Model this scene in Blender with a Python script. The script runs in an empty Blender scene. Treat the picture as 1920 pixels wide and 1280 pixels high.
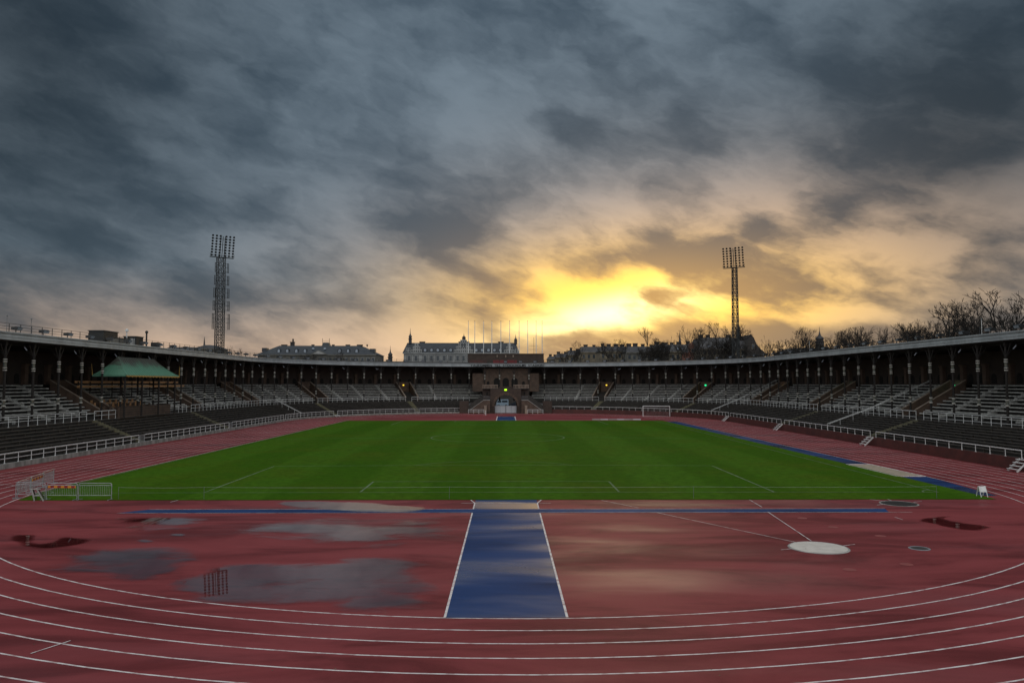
import bpy, bmesh, math, random
from mathutils import Vector, Matrix, noise as mnoise

# (photo x, photo y, half width, half height, tilt, thicker + / thinner -)
SKY_BLOBS = [(1780, 190, 0.24, 0.14, 0.0, 0.10), (800, 440, 0.085, 0.030, -0.2, 0.16), (60, 200, 0.20, 0.3, 0.0, 0.06), (1050, 330, 0.3, 0.04, -0.1, 0.06),
             (1430, 355, 0.09, 0.030, -0.35, -0.17), (1650, 355, 0.15, 0.035, -0.25, -0.15), (1700, 470, 0.12, 0.04, -0.2, -0.07), (1150, 395, 0.08, 0.03, 0.3, -0.10), (1470, 430, 0.075, 0.022, 0.0, 0.13),
             (1200, 560, 0.13, 0.035, 0.15, -0.14), (1010, 618, 0.06, 0.012, 0.05, -0.16), (1570, 590, 0.06, 0.012, 0.0, -0.18), (1210, 482, 0.07, 0.014, -0.1, 0.14),
             (1440, 630, 0.24, 0.016, 0.0, 0.32), (910, 530, 0.07, 0.014, -0.5, 0.18), (700, 640, 0.5, 0.03, -0.05, -0.10), (450, 350, 0.26, 0.05, -0.3, -0.10), (950, 120, 0.3, 0.10, -0.2, -0.06)]
# ------------------------------------------------------------------ camera
F, VPX, YH, CAMH = 1440.0, 949.0, 719.3, 7.7       # photo pixels: focal length, vanishing point, horizon; camera height in m
scn = bpy.context.scene
col = scn.collection
cam_data = bpy.data.cameras.new("camera")
cam = bpy.data.objects.new("camera", cam_data)
col.objects.link(cam)
cam_data.sensor_width = 36.0
cam_data.lens = F * 36.0 / 1920.0
cam_data.clip_start = 0.2
cam_data.clip_end = 6000.0
cam.location = (0, 0, CAMH)
cam.rotation_euler = (math.radians(90) + math.atan((YH - 640) / F), 0, -math.atan((960 - VPX) / F))
scn.camera = cam


# ------------------------------------------------------------------ node helper
class NT:
    def __init__(self, tree):
        self.t = tree
        self.L = tree.links

    def n(self, typ, **kw):
        nd = self.t.nodes.new(typ)
        for k, v in kw.items():
            setattr(nd, k, v)
        return nd

    def put(self, sock, v):
        if hasattr(v, 'is_output'):
            self.L.new(v, sock)
        elif v is not None:
            if isinstance(v, (tuple, list)) and len(v) == 3 and len(sock.default_value) == 4:
                v = (*v, 1.0)
            sock.default_value = v

    def m(self, op, a, b=None, c=None, clamp=False):
        nd = self.n('ShaderNodeMath', operation=op, use_clamp=clamp)
        self.put(nd.inputs[0], a)
        if b is not None:
            self.put(nd.inputs[1], b)
        if c is not None:
            self.put(nd.inputs[2], c)
        return nd.outputs[0]

    def vm(self, op, a, b=None, out=0):
        nd = self.n('ShaderNodeVectorMath', operation=op)
        self.put(nd.inputs[0], a)
        if b is not None:
            if op == 'SCALE':
                self.put(nd.inputs[3], b)
            else:
                self.put(nd.inputs[1], b)
        return nd.outputs[out]

    def dot(self, a, b):
        return self.vm('DOT_PRODUCT', a, b, 1)

    def comb(self, x, y, z):
        nd = self.n('ShaderNodeCombineXYZ')
        for i, v in enumerate((x, y, z)):
            self.put(nd.inputs[i], v)
        return nd.outputs[0]

    def noise(self, vec, scale, detail=6, rough=0.55, dist=0.0, out=0):
        nd = self.n('ShaderNodeTexNoise')
        self.put(nd.inputs['Vector'], vec)
        nd.inputs['Scale'].default_value = scale
        nd.inputs['Detail'].default_value = detail
        nd.inputs['Roughness'].default_value = rough
        nd.inputs['Distortion'].default_value = dist
        return nd.outputs[out]

    def ramp(self, v, a, b, c=0.0, d=1.0, smooth=True):
        nd = self.n('ShaderNodeMapRange', interpolation_type='SMOOTHSTEP' if smooth else 'LINEAR')
        self.put(nd.inputs['Value'], v)
        for k, q in zip(('From Min', 'From Max', 'To Min', 'To Max'), (a, b, c, d)):
            self.put(nd.inputs[k], q)
        return nd.outputs[0]

    def mix(self, f, a, b, blend='MIX'):
        nd = self.n('ShaderNodeMix', data_type='RGBA', blend_type=blend)
        self.put(nd.inputs[0], f)
        self.put(nd.inputs[6], a)
        self.put(nd.inputs[7], b)
        return nd.outputs[2]


# ------------------------------------------------------------------ sky: low sun behind broken cloud
def pixdir(px, py):
    return Vector(((px - VPX) / F, 1.0, (YH - py) / F)).normalized()


SUN = pixdir(1185, 572)
world = bpy.data.worlds.new("World")
scn.world = world
world.use_nodes = True
world.cycles.sampling_method = 'MANUAL'
world.cycles.sample_map_resolution = 256
T = NT(world.node_tree)
world.node_tree.nodes.clear()
d = T.vm('NORMALIZE', T.n('ShaderNodeTexCoord').outputs['Generated'])
sp = T.n('ShaderNodeSeparateXYZ')
T.L.new(d, sp.inputs[0])
dx, dy, dz = sp.outputs
el = T.m('MAXIMUM', dz, 0.0)
# cloud layer seen in perspective: direction projected on a flat layer, streaks drawn out along the wind
inv = T.m('DIVIDE', 1.0, T.m('ADD', el, 0.13))
layer = T.vm('SCALE', T.comb(dx, dy, 0.0), inv)
wa, wb = (0.66, 0.75, 0.0), (-0.75, 0.66, 0.0)
pv = T.comb(T.m('MULTIPLY', T.dot(layer, wa), 0.68), T.dot(layer, wb), 0.0)
warp = T.vm('SCALE', T.vm('SUBTRACT', T.noise(pv, 0.9, 4, 0.5, 0, 1), (0.5, 0.5, 0.5)), 0.8)
pw = T.vm('ADD', pv, warp)
n_big = T.noise(T.vm('ADD', pw, (3.7, 1.3, 0.0)), 1.3, 3, 0.5)
n_mid = T.noise(T.vm('ADD', pw, (9.1, 4.4, 0.0)), 2.9, 5, 0.52)
# angular wisps for the low part of the sky, where the flat layer is seen edge-on
az = T.m('ARCTAN2', dx, dy)
lowv = T.comb(T.m('MULTIPLY', az, 4.6), T.m('MULTIPLY', T.m('ADD', dz, T.m('MULTIPLY', az, 0.22)), 13.0), 0.0)
lwarp = T.vm('SCALE', T.vm('SUBTRACT', T.noise(lowv, 1.2, 4, 0.5, 0, 1), (0.5, 0.5, 0.5)), 0.9)
n_low = T.noise(T.vm('ADD', T.vm('ADD', lowv, lwarp), (5.3, 2.9, 0.0)), 1.5, 6, 0.50)
lowmix = T.ramp(dz, 0.05, 0.24, 0.9, 0.0)


def blob(px, py, sx, sy, rot=0.0):
    """soft elliptical region of the sky around one direction (sizes as tangents)"""
    b = pixdir(px, py)
    e1 = Vector((b.y, -b.x, 0)).normalized()
    e2 = b.cross(e1) * -1.0
    if e2.z < 0:
        e2 = -e2
    c, s = math.cos(rot), math.sin(rot)
    f1, f2 = e1 * c + e2 * s, e2 * c - e1 * s
    u = T.m('DIVIDE', T.dot(d, tuple(f1)), sx)
    v = T.m('DIVIDE', T.dot(d, tuple(f2)), sy)
    q = T.m('ADD', T.m('MULTIPLY', u, u), T.m('MULTIPLY', v, v))
    g = T.m('EXPONENT', T.m('MULTIPLY', q, -1.0))
    return T.m('MULTIPLY', g, T.m('GREATER_THAN', T.dot(d, tuple(b)), 0.0))


bilv = T.comb(T.m('MULTIPLY', T.m('SUBTRACT', az, T.m('MULTIPLY', dz, 0.4)), 5.2), T.m('MULTIPLY', T.m('ADD', dz, T.m('MULTIPLY', az, 0.28)), 11.5), 0.3)
bwarp = T.vm('SCALE', T.vm('SUBTRACT', T.noise(bilv, 1.6, 5, 0.55, 0, 1), (0.5, 0.5, 0.5)), 0.75)
n_bil = T.noise(T.vm('ADD', bilv, bwarp), 1.25, 8, 0.53)
dens = T.m('ADD', T.m('ADD', T.m('MULTIPLY', n_big, 0.24), T.m('MULTIPLY', n_mid, 0.16)), T.m('MULTIPLY', n_bil, 0.60))
dens = T.m('ADD', T.m('MULTIPLY', dens, T.m('SUBTRACT', 1.0, lowmix)), T.m('MULTIPLY', T.m('ADD', T.m('MULTIPLY', n_low, 0.42), T.m('MULTIPLY', n_bil, 0.58)), lowmix))
dens = T.m('ADD', T.m('MULTIPLY', T.m('SUBTRACT', dens, 0.5), 1.72), 0.535)
# thicker and thinner parts of the cloud cover
for (px, py, sx, sy, rot, w) in SKY_BLOBS:
    dens = T.m('ADD', dens, T.m('MULTIPLY', blob(px, py, sx, sy, rot), w))
g_hor = T.ramp(dz, 0.0, 0.165, 1.0, 0.0)                        # warm air towards the horizon
g_wide = blob(1420, 505, 0.38, 0.115, 0.0)
g_mid = blob(1215, 564, 0.235, 0.064, 0.0)
g_core = blob(1150, 588, 0.12, 0.024, 0.20)
g_side = T.ramp(dy, -0.3, 0.75)                                # the western half only
cloud = T.ramp(dens, T.ramp(g_wide, 0.0, 1.0, 0.26, 0.36), T.ramp(g_wide, 0.0, 1.0, 0.80, 0.66), smooth=True)
warm = T.m('MULTIPLY', T.m('MAXIMUM', T.m('MULTIPLY', g_hor, 0.80), T.m('MULTIPLY', g_wide, 0.80)), g_side)
gap = T.mix(warm, (0.162, 0.216, 0.268), (0.82, 0.54, 0.34))
gap = T.mix(g_mid, gap, (1.60, 0.90, 0.07))
gap = T.mix(g_core, gap, (2.1, 1.7, 0.75))
thick = T.mix(warm, (0.045, 0.075, 0.108), (0.135, 0.118, 0.118))
thick = T.mix(T.m('MULTIPLY', g_mid, 0.8), thick, (0.55, 0.30, 0.085))
west = T.mix(cloud, gap, thick)
deep = T.m('ADD', T.m('MULTIPLY', blob(1880, 200, 0.20, 0.20), 0.55), T.m('MULTIPLY', blob(-60, 60, 0.26, 0.30), 0.60))   # heavier cloud, and vignette-like corner darkening put into the sky colour
west = T.vm('SCALE', west, T.m('MULTIPLY', T.m('SUBTRACT', 1.0, deep), T.ramp(dz, 0.06, 0.42, 1.22, 1.0)))
# away from the sunset the cover is thinner and paler, the light the stands and the grass receive
pale = T.mix(cloud, (0.98, 0.98, 0.96), (0.62, 0.64, 0.66))
east = T.ramp(T.dot(d, (0.0, -0.75, 0.66)), -0.14, 0.72)
skycol = T.mix(east, west, pale)
nishita = T.n('ShaderNodeTexSky', sky_type='NISHITA')
nishita.sun_disc = False
nishita.sun_elevation = math.asin(SUN.z)
nishita.sun_rotation = math.atan2(SUN.x, SUN.y)
bg1 = T.n('ShaderNodeBackground')
T.L.new(nishita.outputs[0], bg1.inputs[0])
bg1.inputs[1].default_value = 0.05
bg2 = T.n('ShaderNodeBackground')
T.L.new(skycol, bg2.inputs[0])
bg2.inputs[1].default_value = 1.0
mixs = T.n('ShaderNodeMixShader')
mixs.inputs[0].default_value = 0.93
T.L.new(bg1.outputs[0], mixs.inputs[1])
T.L.new(bg2.outputs[0], mixs.inputs[2])
T.L.new(mixs.outputs[0], T.n('ShaderNodeOutputWorld').inputs[0])

sun_data = bpy.data.lights.new("sun", 'SUN')
sun_data.energy = 0.12
sun_data.angle = math.radians(12)
sun_data.color = (1.0, 0.78, 0.5)
sun = bpy.data.objects.new("sun", sun_data)
col.objects.link(sun)
sun.rotation_euler = SUN.to_track_quat('Z', 'Y').to_euler()
sun.location = (20, 150, 90)

scn.view_settings.view_transform = 'Standard'
scn.view_settings.look = 'None'
scn.view_settings.exposure = 0.0
scn.view_settings.gamma = 1.0
scn.view_settings.use_curve_mapping = False

# ------------------------------------------------------------------ geometry helpers
random.seed(7)


def ground(px, py, z=0.0):
    """photo pixel -> point on a horizontal plane"""
    dd = (CAMH - z) * F / (py - YH)
    return ((px - VPX) / F * dd, dd)


def at(px, py, dist):
    """photo pixel at a known distance"""
    return Vector(((px - VPX) / F * dist, dist, CAMH + (YH - py) / F * dist))


class MB:
    """collects faces for ONE mesh object"""

    def __init__(self):
        self.v, self.f, self.mi = [], [], []
        self.cur = 0

    def add(self, verts, faces):
        o = len(self.v)
        self.v += [tuple(p) for p in verts]
        self.f += [tuple(o + i for i in q) for q in faces]
        self.mi += [self.cur] * len(faces)

    def box(self, c, size, rz=0.0, rx=0.0):
        hx, hy, hz = size[0] / 2, size[1] / 2, size[2] / 2
        M = Matrix.Rotation(rz, 3, 'Z') @ Matrix.Rotation(rx, 3, 'X')
        vs = [Vector(c) + M @ Vector((x, y, z)) for x in (-hx, hx) for y in (-hy, hy) for z in (-hz, hz)]
        self.add(vs, [(0, 1, 3, 2), (4, 6, 7, 5), (0, 4, 5, 1), (2, 3, 7, 6), (0, 2, 6, 4), (1, 5, 7, 3)])
        return self

    def tube(self, a, b, r, r2=None, n=6, cap=True):
        a, b = Vector(a), Vector(b)
        r2 = r if r2 is None else r2
        ax = (b - a).normalized()
        u = ax.orthogonal().normalized()
        w = ax.cross(u)
        vs = []
        for p, q in ((a, r), (b, r2)):
            for i in range(n):
                t = 2 * math.pi * i / n
                vs.append(p + (u * math.cos(t) + w * math.sin(t)) * q)
        fs = [(i, (i + 1) % n, n + (i + 1) % n, n + i) for i in range(n)]
        if cap:
            fs += [tuple(range(n))[::-1], tuple(range(n, 2 * n))]
        self.add(vs, fs)
        return self

    def beam(self, a, b, w, h):
        """square bar between two points, h measured towards world up"""
        a, b = Vector(a), Vector(b)
        ax = (b - a).normalized()
        up = Vector((0, 0, 1)) if abs(ax.z) < 0.95 else Vector((0, 1, 0))
        u = ax.cross(up).normalized()
        k = u.cross(ax).normalized()
        vs = [p + u * (w / 2 * i) + k * (h / 2 * j) for p in (a, b) for i, j in ((-1, -1), (1, -1), (1, 1), (-1, 1))]
        self.add(vs, [(3, 2, 1, 0), (4, 5, 6, 7), (0, 1, 5, 4), (1, 2, 6, 5), (2, 3, 7, 6), (3, 0, 4, 7)])
        return self

    def lathe(self, c, prof, n=10):
        c = Vector(c)
        vs = []
        for (r, z) in prof:
            for i in range(n):
                t = 2 * math.pi * i / n
                vs.append(c + Vector((r * math.cos(t), r * math.sin(t), z)))
        fs = []
        for k in range(len(prof) - 1):
            for i in range(n):
                j = (i + 1) % n
                fs.append((k * n + i, k * n + j, (k + 1) * n + j, (k + 1) * n + i))
        fs.append(tuple(range(n))[::-1])
        fs.append(tuple(range((len(prof) - 1) * n, len(prof) * n)))
        self.add(vs, fs)
        return self

    def prism(self, pts, vec):
        """flat outline (3-D points) pushed along vec"""
        vec = Vector(vec)
        n = len(pts)
        vs = [Vector(p) for p in pts] + [Vector(p) + vec for p in pts]
        fs = [tuple(range(n)), tuple(range(n, 2 * n))[::-1]] + [(i, (i + 1) % n, n + (i + 1) % n, n + i) for i in range(n)]
        self.add(vs, fs)
        return self

    def quad(self, *pts):
        self.add(pts, [tuple(range(len(pts)))])
        return self

    def build(self, name, mats, parent=None, smooth=False):
        me = bpy.data.meshes.new(name)
        me.from_pydata(self.v, [], self.f)
        mats = mats if isinstance(mats, (list, tuple)) else [mats]
        for m_ in mats:
            me.materials.append(m_)
        if len(mats) > 1:
            me.polygons.foreach_set('material_index', self.mi)
        if smooth:
            me.polygons.foreach_set('use_smooth', [True] * len(me.polygons))
        bm = bmesh.new()
        bm.from_mesh(me)
        bmesh.ops.recalc_face_normals(bm, faces=bm.faces)
        bm.to_mesh(me)
        bm.free()
        me.update()
        return link(name, me, parent)


def link(name, me, parent=None):
    o = bpy.data.objects.new(name, me)
    col.objects.link(o)
    if parent is not None:
        o.parent = parent
        o.matrix_parent_inverse = Matrix.Translation(-wloc(parent)) if any(abs(q) > 1e-9 for q in wloc(parent)) else Matrix()
    return o


def wloc(o):
    p = Vector(o.location)
    while o.parent is not None:
        p = p + o.matrix_parent_inverse.translation
        o = o.parent
        p = p + Vector(o.location)
    return p


def tag(o, label=None, cat=None, group=None, kind=None):
    if label:
        o['label'] = label
    if cat:
        o['category'] = cat
    if group:
        o['group'] = group
    if kind:
        o['kind'] = kind
    return o


def thing(name, label, cat, loc=(0, 0, 0), group=None):
    o = bpy.data.objects.new(name, None)
    o.empty_display_size = 0.5
    col.objects.link(o)
    o.location = loc
    return tag(o, label, cat, group)


def place(name, me, parent, loc, rz=0.0, scale=1.0):
    """a part that shares its mesh: parent is a thing at the world origin"""
    o = bpy.data.objects.new(name, me)
    col.objects.link(o)
    o.location = loc
    o.rotation_euler = (0, 0, rz)
    o.scale = (scale, scale, scale) if isinstance(scale, (int, float)) else scale
    if parent is not None:
        o.parent = parent
    return o


# ------------------------------------------------------------------ materials (procedural)
def mat(name, c1, c2=None, rough=0.7, scale=2.0, metal=0.0, bump=0.0, spec=0.5, streak=None, detail=6, contrast=(0.35, 0.65)):
    m_ = bpy.data.materials.new(name)
    m_.use_nodes = True
    t = NT(m_.node_tree)
    b = m_.node_tree.nodes['Principled BSDF']
    co = t.n('ShaderNodeTexCoord').outputs['Object']
    if streak:
        mp = t.n('ShaderNodeMapping')
        t.L.new(co, mp.inputs[0])
        mp.inputs['Scale'].default_value = streak
        co = mp.outputs[0]
    nz = t.noise(co, scale, detail, 0.6)
    c2 = c2 or tuple(q * 0.72 for q in c1)
    t.L.new(t.mix(t.ramp(nz, *contrast), c1, c2), b.inputs['Base Color'])
    b.inputs['Roughness'].default_value = rough
    b.inputs['Metallic'].default_value = metal
    b.inputs['Specular IOR Level'].default_value = spec
    if bump:
        bn = t.n('ShaderNodeBump')
        bn.inputs['Strength'].default_value = bump
        bn.inputs['Distance'].default_value = 0.02
        t.L.new(nz, bn.inputs['Height'])
        t.L.new(bn.outputs[0], b.inputs['Normal'])
    return m_


def emit(name, c, strength):
    m_ = bpy.data.materials.new(name)
    m_.use_nodes = True
    b = m_.node_tree.nodes['Principled BSDF']
    b.inputs['Base Color'].default_value = (*[min(q, 0.8) for q in c], 1)
    b.inputs['Emission Color'].default_value = (*c, 1)
    b.inputs['Emission Strength'].default_value = strength
    return m_


def brick_mat(name, c1, c2, mortar, scale=1.0):
    m_ = bpy.data.materials.new(name)
    m_.use_nodes = True
    t = NT(m_.node_tree)
    b = m_.node_tree.nodes['Principled BSDF']
    co = t.n('ShaderNodeTexCoord').outputs['Object']
    s_ = t.n('ShaderNodeSeparateXYZ')
    t.L.new(co, s_.inputs[0])
    br = t.n('ShaderNodeTexBrick')
    t.L.new(t.comb(t.m('ADD', s_.outputs[0], s_.outputs[1]), s_.outputs[2], 0.0), br.inputs['Vector'])
    t.put(br.inputs['Color1'], c1)
    t.put(br.inputs['Color2'], c2)
    t.put(br.inputs['Mortar'], mortar)
    br.inputs['Scale'].default_value = scale
    br.inputs['Mortar Size'].default_value = 0.012
    br.inputs['Brick Width'].default_value = 0.26
    br.inputs['Row Height'].default_value = 0.08
    nz = t.noise(co, 0.9, 6, 0.6)
    t.L.new(t.mix(t.ramp(nz, 0.3, 0.7, 0.0, 0.5), br.outputs[0], (0.03, 0.02, 0.018)), b.inputs['Base Color'])
    b.inputs['Roughness'].default_value = 0.85
    return m_


def rubber_mat(name, c1, c2, worn, seed, lo=0.47, hi=0.76, fr=0.34, fs=0.20):
    """wet synthetic track: patchy film of water, fine granules, stains"""
    m_ = bpy.data.materials.new(name)
    m_.use_nodes = True
    t = NT(m_.node_tree)
    b = m_.node_tree.nodes['Principled BSDF']
    co = t.vm('ADD', t.n('ShaderNodeTexCoord').outputs['Object'], (seed, seed * 0.7, 0.0))
    big = t.noise(co, 0.16, 5, 0.6, 0.6)
    mid = t.noise(co, 0.7, 6, 0.6, 0.3)
    fine = t.noise(co, 9.0, 5, 0.7)
    c = t.mix(t.ramp(mid, 0.30, 0.72), c1, c2)
    c = t.mix(t.ramp(big, 0.52, 0.75, 0.0, 0.55), c, worn)
    c = t.mix(t.ramp(fine, 0.35, 0.75, 0.0, 0.22), c, tuple(q * 0.4 for q in c2))
    dm = t.n('ShaderNodeMapping')
    t.L.new(co, dm.inputs[0])
    dm.inputs['Scale'].default_value = (0.30, 1.0, 1.0)
    damp = t.noise(dm.outputs[0], 0.34, 8, 0.62, 0.7)                  # damp rubber is darker than rubber that has begun to dry
    c = t.mix(t.ramp(damp, 0.36, 0.64), tuple(q * 1.10 + 0.006 for q in c1), tuple(q * 0.92 for q in c2))
    c = t.mix(t.ramp(damp, 0.50, 0.66, 0.0, 0.75), c, tuple(q * 0.58 for q in c2))
    stain = t.noise(co, 1.9, 7, 0.7, 1.2)
    c = t.mix(t.ramp(stain, 0.62, 0.80, 0.0, 0.5), c, tuple(q * 0.45 for q in c2))
    c = t.mix(t.ramp(t.noise(co, 40.0, 3, 0.8), 0.40, 0.75, 0.0, 0.30), c, tuple(min(1.0, q * 1.7 + 0.02) for q in c1))
    t.L.new(c, b.inputs['Base Color'])
    sx = t.n('ShaderNodeMapping')
    t.L.new(co, sx.inputs[0])
    sx.inputs['Scale'].default_value = (0.35, 1.0, 1.0)
    wet = t.noise(sx.outputs[0], 0.20, 4, 0.5, 0.4)
    film = t.ramp(wet, lo, hi)
    t.L.new(t.ramp(film, 0.0, 1.0, 0.55, fr, False), b.inputs['Roughness'])
    t.L.new(t.ramp(film, 0.0, 1.0, 0.06, fs, False), b.inputs['Specular IOR Level'])
    gran = t.noise(co, 55.0, 2, 0.5)
    bn = t.n('ShaderNodeBump')
    t.L.new(t.ramp(film, 0.0, 1.0, 0.30, 0.03, False), bn.inputs['Strength'])
    bn.inputs['Distance'].default_value = 0.006
    t.L.new(gran, bn.inputs['Height'])
    t.L.new(bn.outputs[0], b.inputs['Normal'])
    return m_


MT = {}
MT['track'] = rubber_mat('track_rubber', (0.225, 0.043, 0.047), (0.172, 0.033, 0.036), (0.130, 0.034, 0.035), 61.0)
MT['track_new'] = mat('track_patch', (0.30, 0.065, 0.06), (0.24, 0.055, 0.05), 0.5, 3.0)
MT['blue'] = rubber_mat('blue_rubber', (0.013, 0.044, 0.150), (0.010, 0.033, 0.118), (0.013, 0.036, 0.095), 13.0, 0.42, 0.66, 0.12, 0.42)
MT['blue2'] = rubber_mat('blue_strip_rubber', (0.013, 0.050, 0.170), (0.010, 0.038, 0.130), (0.013, 0.040, 0.11), 31.0, 0.5, 0.8, 0.35, 0.2)
MT['paint'] = mat('white_line_paint', (0.80, 0.77, 0.77), (0.44, 0.28, 0.28), 0.5, 2.4, contrast=(0.40, 0.70))
MT['concrete'] = mat('grey_concrete', (0.33, 0.33, 0.31), (0.17, 0.175, 0.16), 0.85, 1.3, bump=0.3, streak=(1, 1, 0.35))
MT['disc'] = mat('pale_concrete', (0.72, 0.68, 0.62), (0.60, 0.56, 0.51), 0.5, 2.0)
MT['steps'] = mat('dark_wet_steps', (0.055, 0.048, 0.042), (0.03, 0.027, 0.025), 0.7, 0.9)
MT['plank'] = mat('dark_bench_plank', (0.085, 0.075, 0.064), (0.05, 0.045, 0.04), 0.55, 1.8, streak=(0.6, 0.6, 3))
MT['moss'] = mat('mossy_steps', (0.17, 0.155, 0.085), (0.09, 0.085, 0.06), 0.85, 3.0)
MT['seat'] = mat('pale_grey_seat', (0.58, 0.58, 0.55), (0.40, 0.40, 0.38), 0.6, 0.8)
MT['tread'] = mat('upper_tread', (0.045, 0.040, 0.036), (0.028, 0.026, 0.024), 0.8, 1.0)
MT['stair'] = mat('pale_stair', (0.40, 0.40, 0.38), (0.28, 0.28, 0.27), 0.8, 2.0)
MT['brown'] = mat('brown_parapet', (0.125, 0.083, 0.060), (0.08, 0.055, 0.042), 0.8, 1.2)
MT['cap'] = mat('parapet_capping', (0.36, 0.29, 0.23), (0.25, 0.20, 0.16), 0.8, 1.5)
MT['brick'] = brick_mat('dark_red_brick', (0.085, 0.054, 0.040), (0.064, 0.043, 0.033), (0.075, 0.062, 0.054), 1.0)
MT['brick2'] = brick_mat('brown_brick', (0.060, 0.042, 0.033), (0.044, 0.032, 0.026), (0.05, 0.043, 0.038), 1.0)
MT['void'] = mat('black_and_opening_shade', (0.012, 0.011, 0.010), None, 0.9)  # near-black: paints the shade inside openings, also colours the dark circle
MT['timber'] = mat('dark_roof_timber', (0.020, 0.016, 0.014), (0.012, 0.010, 0.009), 0.75, 2.5)
MT['capital'] = mat('painted_capital', (0.62, 0.60, 0.54), (0.40, 0.39, 0.36), 0.5, 6.0)
MT['band'] = mat('painted_band', (0.10, 0.14, 0.15), (0.12, 0.10, 0.06), 0.5, 6.0)
MT['fascia'] = mat('grey_sheet_fascia', (0.43, 0.475, 0.50), (0.33, 0.37, 0.39), 0.5, 0.7, streak=(1, 1, 0.3))
MT['roofing'] = mat('dark_roofing', (0.06, 0.062, 0.065), (0.04, 0.042, 0.045), 0.7)
MT['wrail'] = mat('white_rail_paint', (0.80, 0.82, 0.82), (0.62, 0.64, 0.64), 0.4, 5.0)
MT['grail'] = mat('grey_rail_steel', (0.20, 0.21, 0.22), (0.13, 0.14, 0.15), 0.5, 5.0)
MT['galv'] = mat('galvanised_steel', (0.42, 0.45, 0.47), (0.30, 0.33, 0.35), 0.4, 6.0, metal=0.6)
MT['dsteel'] = mat('dark_mast_steel', (0.022, 0.026, 0.028), (0.015, 0.018, 0.019), 0.6, 3.0)
MT['lampblack'] = mat('black_lamp_housing', (0.018, 0.020, 0.022), None, 0.5)
MT['glassy'] = mat('lamp_front_glass', (0.42, 0.46, 0.52), (0.30, 0.33, 0.38), 0.15)
MT['panel'] = mat('pale_lamp_panel', (0.46, 0.50, 0.60), (0.38, 0.42, 0.52), 0.35)
MT['copper'] = None
MT['gold'] = mat('gilt_edge', (0.55, 0.33, 0.07), (0.35, 0.20, 0.05), 0.45, 8.0)
MT['wood'] = mat('warm_varnished_wood', (0.60, 0.33, 0.15), (0.42, 0.22, 0.10), 0.45, 2.0)
MT['redwall'] = mat('dark_red_board', (0.105, 0.032, 0.026), (0.07, 0.024, 0.021), 0.6, 0.8)
MT['red'] = mat('red_banner', (0.20, 0.02, 0.022), (0.14, 0.015, 0.018), 0.6)
MT['amber'] = mat('amber_reflective', (0.75, 0.30, 0.03), (0.6, 0.22, 0.02), 0.4)
MT['stripe'] = mat('red_reflective', (0.30, 0.02, 0.02), None, 0.4)
MT['slate'] = mat('blue_slate_roof', (0.040, 0.050, 0.062), (0.026, 0.033, 0.042), 0.5, 0.5, streak=(1, 1, 3))
MT['slate2'] = mat('grey_slate_roof', (0.068, 0.068, 0.073), (0.042, 0.042, 0.046), 0.55, 0.5)
MT['plaster'] = mat('grey_plaster', (0.19, 0.185, 0.165), (0.14, 0.135, 0.12), 0.85, 0.25)
MT['white_st'] = mat('white_stone', (0.40, 0.41, 0.41), (0.28, 0.29, 0.29), 0.8, 0.4)
MT['ochre'] = mat('ochre_plaster', (0.25, 0.215, 0.155), (0.17, 0.145, 0.105), 0.85, 0.25)
MT['pinkwall'] = mat('red_plaster', (0.33, 0.14, 0.10), (0.25, 0.11, 0.08), 0.85, 0.3)
MT['pane'] = mat('window_glass', (0.05, 0.065, 0.08), None, 0.08)
MT['palepane'] = mat('pale_glass', (0.36, 0.42, 0.50), None, 0.2)  # pale blue-grey glass for skylights, dormers, some windows and headlights
MT['chim'] = mat('chimney_masonry', (0.06, 0.052, 0.048), (0.04, 0.035, 0.033), 0.9)
MT['bark'] = mat('winter_bark', (0.028, 0.023, 0.019), (0.018, 0.015, 0.013), 0.9, 1.5)
MT['bark2'] = mat('pale_winter_bark', (0.045, 0.036, 0.028), (0.028, 0.023, 0.018), 0.9, 1.5)
MT['earth'] = mat('city_ground', (0.07, 0.068, 0.065), (0.045, 0.044, 0.042), 0.9, 0.1)
MT['sand'] = mat('wet_sand', (0.42, 0.35, 0.26), (0.30, 0.25, 0.19), 0.9, 2.0, bump=0.5)
MT['net'] = mat('white_net_cord', (0.6, 0.6, 0.6), None, 0.7)
MT['carpaint'] = mat('pale_blue_car_paint', (0.35, 0.45, 0.55), (0.30, 0.40, 0.50), 0.25)
MT['cardark'] = mat('dark_car_paint', (0.03, 0.035, 0.05), None, 0.25)
MT['tyre'] = mat('tyre_rubber', (0.02, 0.02, 0.02), None, 0.8)
MT['gatepanel'] = mat('white_gate_panel', (0.62, 0.66, 0.70), (0.52, 0.56, 0.60), 0.5, 0.6)
MT['letter'] = mat('black_sign_letter', (0.012, 0.013, 0.018), None, 0.5)
MT['exit'] = emit('green_exit_light', (0.45, 1.0, 0.02), 1.6)
MT['exit2'] = emit('teal_exit_light', (0.02, 0.9, 0.30), 1.6)
MT['yellow'] = emit('yellow_wall_light', (1.0, 0.62, 0.05), 2.2)
MT['warmlamp'] = emit('small_warm_bulb', (1.0, 0.55, 0.15), 3.0)
MT['redsign'] = mat('red_seat_patch', (0.4, 0.05, 0.05), None, 0.6)


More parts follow.
